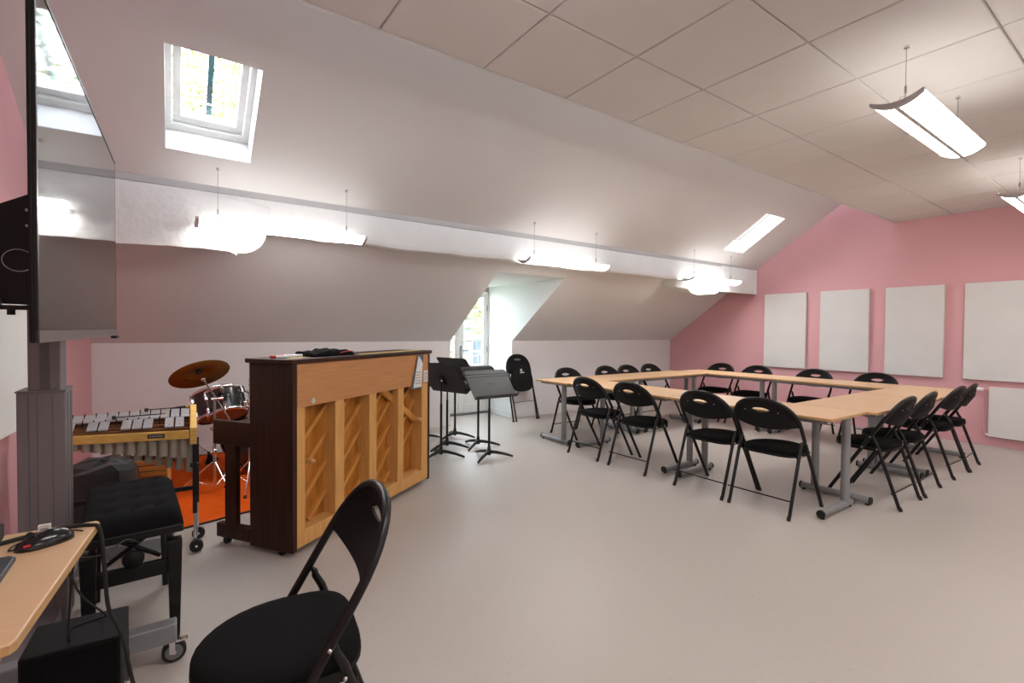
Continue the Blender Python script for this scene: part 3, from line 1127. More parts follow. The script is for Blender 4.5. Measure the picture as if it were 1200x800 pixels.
def rib(u0, z0, ux, uz, name, material, w=0.026, ya=0.072, yb=0.102):
    d = Vector((ux - u0, 0, uz - z0)).normalized()
    p = Vector((-d.z, 0, d.x)) * (w / 2)
    A, B = Vector((u0, 0, z0)), Vector((ux, 0, uz))
    vs = []
    for y in (ya, yb):
        for q in (A - p, B - p, B + p, A + p):
            vs.append((q.x, y, q.z))
    MB().add(vs, [(0, 1, 2, 3), (7, 6, 5, 4), (0, 4, 5, 1), (1, 5, 6, 2), (2, 6, 7, 3), (3, 7, 4, 0)]).build(name, material, piano, bevel=0.003)


sl = 0.93
for k in range(-5, 5):
    # lines z = c + sl*u clipped to the rectangle u in [.04,1.39], z in [.14,.84]
    c = -0.53 + 0.155 * (k + 3)
    c = 0.13 + 0.178 * k
    u0, u1 = 0.10, 1.39
    z0, z1 = c + sl * u0, c + sl * u1
    if z0 < 0.14:
        u0 = (0.14 - c) / sl
        z0 = 0.14
    if z1 > 0.84:
        u1 = (0.84 - c) / sl
        z1 = 0.84
    if u1 - u0 > 0.08:
        rib(u0, z0, u1, z1, 'rib', M_RIB)
rib(0.90, 0.86, 1.41, 0.53, 'diagonal_bar', M_RIB, 0.05, 0.05, 0.075)
for (u, z) in ((0.145, 0.52), (1.345, 0.565)):
    MB().lathe([(0.0001, -0.022), (0.012, -0.018), (0.017, 0.0), (0.013, 0.02), (0.011, 0.06), (0.011, 0.1)], 12,
               align((u, 0.0, z), (0, 1, 0))).build('peg', M_PEG, piano)
# keyboard side
MB().box(0.0, 0.032, 0.318, 0.61, 0.60, 0.745).build('key_arm', M_WALNUT, piano, bevel=0.006)
MB().box(PW - 0.032, PW, 0.318, 0.61, 0.60, 0.745).build('key_arm', M_WALNUT, piano, bevel=0.006)
MB().box(0.033, PW - 0.033, 0.318, 0.60, 0.595, 0.655).build('keybed', M_WALNUT, piano, bevel=0.003)
MB().box(0.036, PW - 0.031, 0.30, 0.317, 0.14, 0.59).build('lower_front_board', M_WALNUT, piano)
MB().box(0.036, PW - 0.031, 0.28, 0.30, 0.60, 1.094).build('upper_front_board', M_WALNUT, piano)
MB().box(0.08, PW - 0.08, 0.32, 0.50, 0.655, 0.735).build('fallboard', M_WALNUT, piano, bevel=0.01)
for xx in (0.0, PW - 0.04):
    MB().box(xx, xx + 0.04, 0.435, 0.515, 0.125, 0.60).build('key_leg', M_WALNUT, piano, bevel=0.004)
    MB().box(xx, xx + 0.045, 0.318, 0.585, 0.045, 0.128).build('toe_block', M_WALNUT, piano, bevel=0.006)


def small_caster(parent, x, y, r=0.03, z0=0.05, material=None):
    material = material or M_RUBBER
    c = MB().cyl((x - 0.012, y, r), (x + 0.012, y, r), r, n=16).build('caster', material, parent, bevel=0.003)
    MB().box(x - 0.02, x + 0.02, y - 0.018, y + 0.02, 2 * r - 0.002, max(z0, 2 * r + 0.006)).build('caster_plate', M_BLACK, c)


for (xx, y) in ((0.20, 0.08), (1.30, 0.08), (0.03, 0.53), (PW - 0.03, 0.53), (0.03, 0.1), (PW - 0.04, 0.1)):
    small_caster(piano, xx, y, 0.021, 0.046)
# labels and sheets on the back
MB().add([(0.16 + 0.014 * math.cos(t), 0.0, 0.872 + 0.016 * math.sin(t)) for t in [k * PI / 8 for k in range(16)]] +
         [(0.16 + 0.014 * math.cos(t), 0.0015, 0.872 + 0.016 * math.sin(t)) for t in [k * PI / 8 for k in range(16)]],
         [tuple(range(16))] + [(k, (k + 1) % 16, 16 + (k + 1) % 16, 16 + k) for k in range(16)]).build('round_sticker', M_PAPER, piano)
b = MB()
b.tube([(0.16 + 0.007 * math.cos(t), -0.0006, 0.872 + 0.009 * math.sin(t)) for t in [0.7 + k * 0.48 for k in range(11)]], 0.0016, 5)
b.build('sticker_print', M_GREEN, piano)

b = MB()
b.box(1.418, 1.482, -0.002, 0.0005, 0.862, 0.955)
st = b.build('paper_label', M_PAPER, piano)
b = MB()
b.box(1.43, 1.468, -0.0028, -0.002, 0.925, 0.936)
for k in range(4):
    b.box(1.428, 1.47 - 0.006 * (k % 2), -0.0028, -0.002, 0.875 + k * 0.011, 0.879 + k * 0.011)
b.build('label_print', mat('grey_ink', (0.25, 0.25, 0.26), 0.7), st)


def onp(x, y, z):
    p = Matrix.Rotation(PRZ, 4, 'Z') @ Vector((x, y, z))
    return p + PA


tagroot = thing('hanging_tag', 'long pale card with a dark corner hanging on the piano back', 'card', onp(1.29, -0.004, 0.83), PRZ)
b = MB()
b.prism([(-0.045, 0.0), (0.075, 0.0), (0.105, 0.25), (0.03, 0.25)], -0.006, -0.003, 'y')
b.build('card', M_PAPER, tagroot)
b = MB()
b.prism([(-0.075, -0.012), (0.085, -0.012), (0.115, 0.26), (0.022, 0.26)], -0.0025, 0.0, 'y')
b.build('backing_card', mat('slate_card', (0.10, 0.115, 0.14), 0.6), tagroot)
b = MB()
b.prism([(0.04, 0.25), (0.105, 0.25), (0.098, 0.19)], -0.0075, -0.0062, 'y')
b.build('corner_flap', mat('slate_card2', (0.09, 0.10, 0.13), 0.6), tagroot)
b = MB()
for k in range(5):
    b.box(-0.02 + k * 0.003, 0.06, -0.0075, -0.0062, 0.03 + k * 0.022, 0.036 + k * 0.022)
b.build('print', mat('grey_ink'  , (0.25, 0.25, 0.26), 0.7), tagroot)


# things lying on the lid
def rod(name, label, cat, p, q, r, material, tipmat, group=None, n=10):
    root = thing(name, label, cat, (p[0], p[1], p[2] - r), 0, group)
    v = Vector(q) - Vector(p)
    z = Vector((0, 0, r))
    MB().cyl(z, z + v * 0.80, r, n=n).build('barrel', material, root)
    MB().cyl(z + v * 0.80, z + v, r * 1.08, n=n).build('cap', tipmat, root)
    return root


LZ = 1.122
rod('marker_pen', 'white marker pen with a red cap at the edge of the piano lid', 'pen', onp(0.13, 0.10, LZ + 0.009), onp(0.0, 0.16, LZ + 0.009), 0.009, M_WPLASTIC, M_RED)
rod('marker_pen', 'white marker pen with red end lying beside the black cloth', 'pen', onp(0.21, 0.13, LZ + 0.009), onp(0.10, 0.20, LZ + 0.009), 0.009, M_WPLASTIC, M_RED)
p = onp(0.0, 0.20, 0)
root = thing('wooden_ruler', 'flat pale wooden stick under the pens on the piano lid', 'ruler', onp(0.03, 0.05, LZ), PRZ + 0.18)
MB().box(0, 0.32, 0, 0.028, 0, 0.003).build('strip', mat('pale_yellow_wood', (0.72, 0.5, 0.2), 0.5), root)
MB().box(0.0, 0.008, -0.0005, 0.0285, -0.0002, 0.0034).build('metal_end', M_CHROME, root)
root = thing('measuring_stick', 'long yellow measuring stick at the far end of the piano lid', 'stick', onp(0.62, 0.02, LZ), PRZ + 0.05)
MB().box(0, 0.86, 0, 0.022, 0, 0.004).build('strip', mat('yellow_strip', (0.75, 0.6, 0.22), 0.4), root)
MB().box(0.86, 0.868, -0.0005, 0.0225, -0.0002, 0.0044).build('end_cap', M_CHROME, root)
# black cloth: low crumpled mound
root = thing('black_cloth', 'crumpled black cloth with red trim on the piano lid', 'cloth', onp(0.40, 0.12, LZ), PRZ)
nx, ny = 26, 12
vs, fs = [], []
for i in range(nx + 1):
    for j in range(ny + 1):
        a, c = i / nx * 2 - 1, j / ny * 2 - 1
        e = max(0, 1 - abs(a) ** 4) ** 0.5 * max(0, 1 - abs(c) ** 4) ** 0.5
        h = 0.027 + 0.006 * math.sin(a * 7 + c * 3) + 0.003 * math.sin(a * 15 - c * 6 + 1) + 0.012 * math.exp(-((a - 0.1) / 0.3) ** 2)
        vs.append((a * 0.185 + 0.008 * math.sin(c * 7), c * 0.085 + 0.006 * math.sin(a * 5), 0.003 + h * min(1, e * 1.8)))
for i in range(nx):
    for j in range(ny):
        q = i * (ny + 1) + j
        fs.append((q, q + ny + 1, q + ny + 2, q + 1))
o = MB().add(vs, fs, True).build('cloth', mat('black_knit', (0.008, 0.008, 0.009), 0.95, bump=0.5, bscale=120, spec=0.1), root)
sd = o.modifiers.new('solid', 'SOLIDIFY')
sd.thickness = 0.003
MB().tube([(0.03, -0.088, 0.020), (0.08, -0.089, 0.026), (0.13, -0.086, 0.028), (0.165, -0.078, 0.026)], 0.003, 6).build('red_trim', M_RED, root)

# ------------------------------------------------------------------ music stands
def music_stand(loc, rz, height, tilt, label, h_desk=0.31, w_desk=0.50):
    """desk front (sheet side) faces -Y in local space"""
    root = thing('music_stand', label, 'music stand', loc, rz, 'music stands by the piano')
    MB().cyl((0, 0, 0.06), (0, 0, height - 0.25), 0.0125, n=12).build('pole', M_BLACK, root)
    MB().cyl((0, 0, height - 0.27), (0, 0, height - 0.02), 0.009, n=10).build('inner_pole', M_BLACK, root)
    hub = MB().lathe([(0.012, 0.115), (0.017, 0.11), (0.019, 0.07), (0.024, 0.045), (0.02, 0.03), (0.001, 0.028)], 14).build('hub', M_BLACK, root)
    for k in range(3):
        a = 3.7 + k * 2 * PI / 3
        c, s = math.cos(a), math.sin(a)
        pts = [(c * r, s * r, z) for r, z in ((0.01, 0.062), (0.07, 0.056), (0.15, 0.040), (0.22, 0.019), (0.245, 0.010))]
        MB().tube(pts, [0.019, 0.017, 0.015, 0.012, 0.010], 8).build('foot', M_BLACK, hub)
    # desk plate
    M = Matrix.Translation((0, -0.02, height)) @ Matrix.Rotation(-tilt, 4, 'X')
    w, hh = w_desk / 2, h_desk / 2
    bb = MB()
    r = 0.03
    ol = [(-w, -hh), (w, -hh), (w, hh - r), (w - r * 0.3, hh - r * 0.3), (w - r, hh), (-w + r, hh), (-w + r * 0.3, hh - r * 0.3), (-w, hh - r)]
    bb.prism(ol, -0.002, 0.002, 'y', M)
    desk = bb.build('sheet_rest', M_STANDTOP, root)
    bb = MB()
    bb.box(-w, w, -0.055, 0.002, -hh - 0.003, -hh, M)
    bb.box(-w, w, -0.055, -0.052, -hh, -hh + 0.012, M)
    bb.build('lip', M_STANDTOP, desk)
    bb = MB()
    bb.box(-w + 0.004, w - 0.004, -0.006, -0.002, hh - 0.05, hh - 0.044, M)
    bb.box(-w + 0.004, w - 0.004, -0.006, -0.002, hh - 0.082, hh - 0.076, M)
    bb.build('crease', M_BLACK, desk)
    bb = MB()
    for k in range(9):
        if k != 1:
            bb.box(-0.05 + k * 0.011, -0.043 + k * 0.011, -0.0035, -0.002, -0.005, 0.006, M)
    bb.build('maker_print', M_BLACK, desk)
    bb = MB()
    bb.box(-0.03, 0.03, 0.002, 0.02, -0.06, 0.04, M)
    bb.cyl(M @ Vector((-0.035, 0.02, -0.03)), M @ Vector((0.035, 0.02, -0.03)), 0.012, n=10)
    bb.build('swivel_bracket', M_BLACK, desk)
    MB().lathe([(0.0001, 0.012), (0.008, 0.011), (0.010, 0)], 10, align(M @ Vector((0.0, 0.02, -0.005)), (M.to_3x3() @ Vector((0, 1, 0))))).build('bolt', M_RIVET, desk)
    return root


music_stand((2.645, 4.15, 0), 0.0, 0.755, 0.72, 'dark grey music stand with its open desk turned to the room', 0.34)
music_stand((2.80, 4.62, 0), 0.05, 0.80, 0.95, 'black music stand with a flat tilted desk behind the grey open one', 0.30)
music_stand((2.25, 4.44, 0), 1.86, 0.795, 0.60, 'black music stand showing the back of its desk beside the piano', 0.34)
music_stand((2.48, 4.75, 0), 1.86, 0.78, 0.55, 'black music stand in the middle of the cluster, desk back showing', 0.32)
music_stand((2.80, 5.16, 0), 1.86, 0.84, 0.70, 'black music stand closest to the glazed door', 0.33)
music_stand((2.40, 5.22, 0), PI - 0.4, 0.77, 0.5, 'black music stand mostly hidden behind the piano end', 0.33)

# ------------------------------------------------------------------ orange rug
b = MB()
rugp = [(-0.58, 3.57), (1.18, 4.02), (1.0, 5.80), (-0.56, 5.80)]
rug = thing('orange_rug', 'bright orange rug under the drum kit', 'rug', (0, 0, 0))
b.prism(rugp, 0.0, 0.007, 'z')
b.build('pile', M_ORANGE, rug)
b = MB()
for k in range(4):
    p, q = rugp[k], rugp[(k + 1) % 4]
    b.tube([(p[0], p[1], 0.0075), (q[0], q[1], 0.0075)], 0.0075, 6)
b.build('binding', M_RUGEDGE, rug)
RZ = 0.008

# ------------------------------------------------------------------ drum kit
NT = Vector((-0.10, 0.50, 0.86)).normalized()


def drum(name, label, c, nrm, r, h, lugs=6, feet=None, group='drums of the kit'):
    root = thing(name, label, 'drum', c, 0, group)
    M = align((0, 0, 0), nrm)
    shell = MB().lathe([(r, -h / 2), (r, h / 2)], 32, M).build('shell', M_DRUM, root)
    for s in (-1, 1):
        MB().lathe([(0.001, s * (h / 2 + 0.004)), (r * 0.5, s * (h / 2 + 0.004)), (r * 1.0, s * (h / 2 + 0.003))], 32, M).build('head', M_HEAD if s < 0 else M_PAPER, root)
        MB().lathe([(r + 0.001, s * h / 2 - 0.012), (r + 0.012, s * h / 2 - 0.010), (r + 0.013, s * h / 2 + 0.010), (r + 0.002, s * h / 2 + 0.014), (r - 0.004, s * h / 2 + 0.010)], 32, M).build('hoop', M_CHROME, root)
    for k in range(lugs):
        a = 2 * PI * k / lugs + 0.3
        cx, sy = (r + 0.006) * math.cos(a), (r + 0.006) * math.sin(a)
        Mk = M @ Matrix.Translation((cx, sy, 0)) @ Matrix.Rotation(a, 4, 'Z')
        bb = MB()
        for s in (-1, 1):
            bb.box(-0.006, 0.014, -0.011, 0.011, s * h * 0.30 - 0.022, s * h * 0.30 + 0.022, Mk)
            bb.cyl(Mk @ Vector((0.008, 0, s * h * 0.3)), Mk @ Vector((0.008, 0, s * (h / 2 + 0.012))), 0.004, n=6)
        bb.build('lug', M_CHROME, root, bevel=0.003)
    return root, M


tomA, MA = drum('tom_drum', 'black rack tom with chrome hoops beside the piano end', (0.385, 4.72, 0.66), NT, 0.14, 0.20)
a = math.radians(-98)
Mb = MA @ Matrix.Translation((0.135 * math.cos(a), 0.135 * math.sin(a), 0.02)) @ Matrix.Rotation(a, 4, 'Z')
b = MB()
b.lathe([(0.0001, 0.004), (0.022, 0.003), (0.024, 0)], 16, Mb @ Matrix.Rotation(PI / 2, 4, 'Y') @ Matrix.Diagonal((0.55, 1.2, 1, 1)))
bad = b.build('badge', M_CHROME, tomA)
b = MB()
for k in range(4):
    b.box(0.0042, 0.006, -0.018 + k * 0.0095, -0.012 + k * 0.0095, -0.005, 0.005, Mb)
b.build('badge_print', M_INK, bad)
tomB, _ = drum('tom_drum', 'black tom with a pale head standing behind the cymbal stand', (0.335, 5.09, 0.61), Vector((-0.22, 0.42, 0.88)), 0.17, 0.22)
tomC, _ = drum('tom_drum', 'black rack tom mostly hidden behind the piano end', (0.72, 4.84, 0.73), Vector((0.08, 0.45, 0.88)), 0.15, 0.20)
# hardware arm holding the rack toms
arm = thing('tom_holder', 'chrome double tom holder on the bass drum', 'stand', (0.62, 5.02, RZ + 0.53))
MB().cyl((0, 0, -0.04), (0, 0, 0.16), 0.013).build('post', M_CHROME, arm)
MB().tube([(0, 0, 0.15), (-0.09, -0.06, 0.20), (-0.13, -0.14, 0.17)], 0.010, 8).build('arm', M_CHROME, arm)
MB().tube([(0, 0, 0.15), (0.01, -0.015, 0.155), (0.02, -0.02, 0.16)], 0.010, 8).build('arm', M_CHROME, arm)
MB().lathe([(0.001, -0.02), (0.024, -0.018), (0.026, 0), (0.024, 0.018), (0.001, 0.02)], 12, RT((0, 0, 0.15))).build('clamp', M_CHROME, arm)
bass = thing('bass_drum', 'black bass drum on the orange rug behind the piano', 'drum', (0.66, 5.02, RZ), 0.15)
Mq = align((0, 0, 0.272), (0, -1, 0))
MB().lathe([(0.25, -0.19), (0.25, 0.19)], 40, Mq).build('shell', M_DRUM, bass)
for s in (-1, 1):
    MB().lathe([(0.001, s * 0.196), (0.13, s * 0.196), (0.25, s * 0.194)], 40, Mq).build('head', M_DRUM, bass)
    MB().lathe([(0.251, s * 0.17), (0.268, s * 0.17), (0.270, s * 0.205), (0.255, s * 0.21), (0.248, s * 0.2)], 40, Mq).build('hoop', M_BLACK, bass)
for k in range(8):
    a = 2 * PI * k / 8 + 0.2
    Mk = Mq @ Matrix.Translation((0.256 * math.cos(a), 0.256 * math.sin(a), 0)) @ Matrix.Rotation(a, 4, 'Z')
    MB().box(-0.006, 0.012, -0.012, 0.012, -0.06, 0.06, Mk).build('lug', M_CHROME, bass, bevel=0.003)
for s in (-1, 1):
    MB().tube([(s * 0.22, -0.10, 0.15), (s * 0.30, -0.17, 0.06), (s * 0.34, -0.2, 0.004)], 0.007, 8).build('spur', M_CHROME, bass)


def tripod(root, z_hub, z_top_collar, spread, rot=0.0, r=0.009):
    for k in range(3):
        a = rot + k * 2 * PI / 3
        c, s = math.cos(a), math.sin(a)
        lg = MB().tube([(0.014 * c, 0.014 * s, z_hub), (spread * c, spread * s, 0.012)], 0.0055, 8).build('leg', M_CHROME, root)
        MB().tube([(0.012 * c, 0.012 * s, 0.05), (spread * 0.55 * c, spread * 0.55 * s, 0.012 + (z_hub - 0.012) * 0.45)], 0.004, 6).build('brace', M_CHROME, lg)
        MB().cyl((spread * c * 0.97, spread * s * 0.97, 0.018), (spread * c * 1.03, spread * s * 1.03, 0.0), 0.010, 0.012, n=8).build('rubber_foot', M_RUBBER, lg)


# crash cymbal on its boom stand
cs = thing('cymbal_stand', 'chrome boom stand holding up the bronze cymbal', 'stand', (0.278, 4.42, RZ), 0.0)
MB().cyl((0, 0, 0.045), (0, 0, 0.50), 0.0125, n=14).build('lower_tube', M_CHROME, cs)
MB().cyl((0, 0, 0.5), (0, 0, 0.74), 0.0095, n=12).build('upper_tube', M_STEEL, cs)
MB().lathe([(0.001, 0.0), (0.018, 0.002), (0.019, 0.04), (0.001, 0.045)], 12, RT((0, 0, 0.30))).build('collar', M_CHROME, cs)
MB().lathe([(0.001, 0.0), (0.017, 0.002), (0.018, 0.035), (0.001, 0.04)], 12, RT((0, 0, 0.485))).build('collar', M_CHROME, cs)
MB().box(-0.03, -0.008, -0.006, 0.006, 0.495, 0.512).build('wing_nut', M_CHROME, cs, bevel=0.003)
boom0, boom1 = Vector((0.105, 0.02, 0.56)), Vector((-0.075, -0.02, 0.895))
MB().cyl(boom0, boom1, 0.006, n=10).build('boom_arm', M_CHROME, cs)
MB().cyl((-0.02, 0.0, 0.735), (0.06, 0.0, 0.735), 0.012, n=10).build('boom_clamp', M_CHROME, cs)
tl = MB()
tl.lathe([(0.0001, -0.018), (0.014, -0.012), (0.018, 0), (0.014, 0.012), (0.0001, 0.018)], 12, RT(tuple(boom1)))
tl.build('tilter', M_CHROME, cs)
tripod(cs, 0.24, 0.3, 0.27, 0.9)
NC = Vector((-0.22, 0.53, 0.82)).normalized()
cyc = Vector((0.278, 4.42, RZ)) + boom1 + NC * 0.045 + Vector((-0.012, 0, 0.012))
MB().cyl(boom1, cyc - cs.location + NC * 0.05, 0.004, n=8).build('cymbal_rod', M_CHROME, cs)
cym = thing('cymbal', 'tilted bronze crash cymbal above the drums', 'cymbal', cyc)
Mc = align((0, 0, 0), NC)
MB().lathe([(0.006, 0.031), (0.022, 0.028), (0.034, 0.018), (0.042, 0.010), (0.10, 0.002), (0.205, -0.016), (0.205, -0.0175), (0.10, 0.0005), (0.042, 0.0085), (0.034, 0.0165), (0.021, 0.0265), (0.006, 0.0295)], 48, Mc).build('bronze_disc', M_CYMBAL, cym)
MB().lathe([(0.005, 0.034), (0.016, 0.034), (0.016, 0.044), (0.005, 0.044)], 14, Mc).build('felt', M_RUBBER, cym)
MB().lathe([(0.0045, -0.004), (0.019, -0.004), (0.019, 0.024), (0.0045, 0.024)], 14, Mc).build('felt', M_RUBBER, cym)
b = MB()
for k in range(7):
    a = math.radians(150 - k * 7)
    b.box(-0.005, 0.005, -0.008, 0.008, -0.001, 0.0, Mc @ Matrix.Translation((0.115 * math.cos(a), 0.115 * math.sin(a), -0.0022)) @ Matrix.Rotation(a, 4, 'Z'))
b.build('maker_print', M_INK, cym)
# second thin stand behind the piano end
hs = thing('accessory_stand', 'thin upright chrome rod stand between the piano end and the rack tom', 'stand', (0.515, 4.36, RZ))
MB().cyl((0, 0, 0.03), (0, 0, 0.62), 0.011, n=12).build('lower_tube', M_CHROME, hs)
MB().cyl((0, 0, 0.6), (0, 0, 1.05), 0.004, n=8).build('rod', M_CHROME, hs)
MB().lathe([(0.001, -0.02), (0.02, -0.018), (0.022, 0.018), (0.001, 0.02)], 12, RT((0, 0, 0.70))).build('clamp', M_CHROME, hs)
MB().cyl((-0.04, 0, 0.70), (0.0, 0, 0.70), 0.006, n=8).build('clamp_screw', M_CHROME, hs)
tripod(hs, 0.22, 0.3, 0.22, 0.25)
# bass pedal / snare stand pieces visible under the vibraphone
sn = thing('snare_stand', 'low chrome stand with a black-footed tripod on the orange rug', 'stand', (-0.02, 5.15, RZ))
MB().cyl((0, 0, 0.03), (0, 0, 0.42), 0.011, n=12).build('tube', M_CHROME, sn)
tripod(sn, 0.2, 0.3, 0.26, 0.6)
for k in range(3):
    a = 0.2 + k * 2 * PI / 3
    MB().tube([(0, 0, 0.42), (0.13 * math.cos(a), 0.13 * math.sin(a), 0.43), (0.17 * math.cos(a), 0.17 * math.sin(a), 0.46)], 0.006, 8).build('basket_arm', M_BLACK, sn)
th = thing('drum_throne', 'round black drum stool behind the bass drum', 'stool', (0.15, 5.52, RZ))
MB().lathe([(0.001, 0.46), (0.15, 0.46), (0.165, 0.475), (0.165, 0.515), (0.14, 0.535), (0.001, 0.54)], 28).build('seat', M_FABRIC, th)
MB().cyl((0, 0, 0.04), (0, 0, 0.47), 0.014).build('post', M_CHROME, th)
tripod(th, 0.22, 0.3, 0.22, 0.1)
for k, (xx, yy, lb) in enumerate(((0.18, 5.30, 'black rubber door-stop shaped foot on the rug beside the wall'), )):
    cn = thing('rubber_block', lb, 'block', (xx + 0.12, yy + 0.1, RZ))
    MB().prism([(-0.04, 0), (0.04, 0), (0.03, 0.06), (-0.01, 0.11)], -0.03, 0.03, 'y').build('body', M_RUBBER, cn, bevel=0.006)
    MB().box(-0.02, 0.0, -0.015, 0.015, 0.10, 0.115).build('cap', M_RUBBER, cn)

# ------------------------------------------------------------------ vibraphone
VO = Vector((0.125, 3.40, 0))
VRZ = -0.03                              # +x local runs towards the right end block
vib = thing('vibraphone', 'vibraphone with silver bars and cream resonator tubes by the display', 'instrument', VO, VRZ)
VL = 0.70
ZB = 0.70


def yf(x):                               # the frame narrows away from the long-tube end
    return -0.02 - 0.245 * x


def yb(x):
    return 0.335 + 0.10 * x


def bar_between(p, q, w, z0, z1, dz=0.0):
    """upright strip from p to q (x, y), w thick"""
    d = Vector((q[0] - p[0], q[1] - p[1], 0)).normalized()
    nn = Vector((-d.y, d.x, 0)) * (w / 2)
    P, Q = Vector((p[0], p[1], 0)), Vector((q[0], q[1], 0))
    vs = [P - nn, Q - nn, Q + nn, P + nn]
    vv = [(v.x, v.y, z0) for v in vs] + [(v.x, v.y, z1) for v in vs]
    return MB().add(vv, [(0, 3, 2, 1), (4, 5, 6, 7), (0, 1, 5, 4), (1, 2, 6, 5), (2, 3, 7, 6), (3, 0, 4, 7)])


MB().prism([(-0.04, 0.615), (-0.04, 0.712), (0.34, 0.80), (0.34, 0.64)], -0.034, 0.0, 'x').build('end_block', M_VIBWOOD, vib, bevel=0.003)
MB().prism([(0.14, 0.63), (0.14, 0.72), (0.27, 0.78), (0.27, 0.64)], -VL - 0.03, -VL, 'x').build('end_block', M_VIBWOOD, vib, bevel=0.003)
rail = bar_between((-0.034, yf(-0.034)), (-VL, yf(-VL)), 0.022, 0.648, 0.695).build('front_rail', M_VIBWOOD, vib, bevel=0.002)
bar_between((-0.155, yf(-0.155) - 0.0125), (-0.235, yf(-0.235) - 0.0125), 0.003, 0.662, 0.684).build('name_plate', M_INK, rail)
b = MB()
for k in range(6):
    xx = -0.165 - k * 0.011
    b.box(xx - 0.007, xx, yf(xx) - 0.0155, yf(xx) - 0.0145, 0.669, 0.677)
b.build('plate_print', M_RIVET, rail)
bar_between((-0.034, yb(0)), (-VL, yb(-VL)), 0.02, 0.68, 0.735).build('back_rail', M_VIBWOOD, vib, bevel=0.002)
for fr in (0.16, 0.40, 0.58, 0.88):
    x0, x1 = -0.036, -VL
    bar_between((x0, yf(x0) + (yb(x0) - yf(x0)) * fr), (x1, yf(x1) + (yb(x1) - yf(x1)) * fr), 0.020, ZB - 0.03 + 0.05 * fr, ZB - 0.004 + 0.05 * fr).build('bar_rail', M_VIBRAIL, vib)
pitch = 0.0505
pat = [1, 1, 0, 1, 1, 1, 0]
nb = 13


def tone_bar(xx, f0, f1, lift):
    y0 = yf(xx) + (yb(xx) - yf(xx)) * f0
    y1 = yf(xx) + (yb(xx) - yf(xx)) * f1
    z0, z1 = ZB + 0.008 + 0.062 * f0 + lift, ZB + 0.008 + 0.062 * f1 + lift
    w, t = 0.0212, 0.009
    vs = [(xx - w, y0, z0), (xx + w, y0, z0), (xx + w, y1, z1), (xx - w, y1, z1), (xx - w, y0, z0 + t), (xx + w, y0, z0 + t), (xx + w, y1, z1 + t), (xx - w, y1, z1 + t)]
    o = MB().add(vs, [(0, 3, 2, 1), (4, 5, 6, 7), (0, 1, 5, 4), (1, 2, 6, 5), (2, 3, 7, 6), (3, 0, 4, 7)]).build('tone_bar', M_BARALU, vib, bevel=0.0015)
    return o, y0, z0 + t


for k in range(nb):
    xx = -0.085 - k * pitch
    # front row in groups (accidentals), back row continuous
    if pat[k % 7]:
        br, y0, zt_ = tone_bar(xx, 0.02, 0.50, 0.006)
        MB().cyl((xx, y0 + 0.03, zt_ - 0.001), (xx, y0 + 0.03, zt_ + 0.0065), 0.0038, n=8).build('cord_hole', M_INK, br)
    xx2 = xx + pitch * 0.5
    tone_bar(xx2, 0.53, 0.97, 0.006)
    bb = MB()
    xp = xx2 - pitch / 2
    for f in (0.53, 0.99):
        yy = yf(xp) + (yb(xp) - yf(xp)) * f
        zz = ZB + 0.008 + 0.062 * f
        bb.cyl((xp, yy, zz - 0.03), (xp, yy, zz + 0.022), 0.0028, n=6)
    bb.build('cord_post', M_RUBBER, vib)
for k in range(nb):
    xx = -0.062 - k * pitch
    zb = 0.53 + 0.0075 * k
    MB().cyl((xx, yf(xx) + 0.045, zb), (xx, yf(xx) + 0.045, 0.66), 0.0218, n=14).build('resonator', M_TUBE, vib)
    zb2 = 0.40 + 0.020 * k
    xb = xx + 0.022
    MB().cyl((xb, yf(xb) + (yb(xb) - yf(xb)) * 0.66, zb2), (xb, yf(xb) + (yb(xb) - yf(xb)) * 0.66, 0.66), 0.0205, n=14).build('resonator', M_TUBE, vib)


def castor_leg(x, y):
    lg = MB().box(x - 0.011, x + 0.011, y - 0.011, y + 0.011, 0.22, 0.62).build('leg', M_BLACK, vib, bevel=0.002)
    MB().cyl((x, y, 0.025), (x, y, 0.24), 0.009, n=10).build('leg_extension', M_CHROME, lg)
    MB().cyl((x + 0.006, y - 0.034, 0.034), (x + 0.006, y - 0.008, 0.034), 0.034, n=20).build('wheel', M_RUBBER, lg, bevel=0.006)
    MB().cyl((x + 0.006, y - 0.036, 0.034), (x + 0.006, y - 0.0, 0.034), 0.007, n=8).build('hub', M_CHROME, lg)


castor_leg(-0.012, -0.055)
castor_leg(0.0, 0.15)
castor_leg(-VL - 0.012, 0.10)
castor_leg(-VL - 0.012, 0.27)
MB().box(-0.014, 0.002, -0.05, 0.15, 0.075, 0.09).build('foot_bar', M_CHROME, vib)
MB().box(-VL, -0.01, 0.142, 0.157, 0.30, 0.325).build('cross_bar', M_BLACK, vib)
MB().cyl((-0.035, -0.055, 0.50), (0.012, -0.055, 0.50), 0.012, n=10).build('clamp_knob', M_BLACK, vib)


def mallet(x0, y0, x1, y1, label):
    rz = VRZ
    root = thing('mallet', label, 'mallet', VO + Matrix.Rotation(rz, 3, 'Z') @ Vector((x0, y0, ZB + 0.0245 + 0.062 * (y0 - yf(x0)) / (yb(x0) - yf(x0)))), rz, 'mallets lying on the vibraphone')
    d = Vector((x1 - x0, y1 - y0, 0))
    z = Vector((0, 0, 0.011))
    MB().cyl(z, d + Vector((0, 0, 0.009)), 0.003, n=8).build('shaft', M_BLACK, root)
    MB().lathe([(0.0001, -0.012), (0.009, -0.009), (0.012, 0), (0.009, 0.009), (0.0001, 0.012)], 12, align(z, d)).build('head', M_INK, root)
    MB().lathe([(0.0001, -0.010), (0.007, -0.008), (0.009, 0), (0.007, 0.008), (0.0001, 0.010)], 12, align(d + Vector((0, 0, 0.009)), d)).build('end_knob', M_PEG, root)


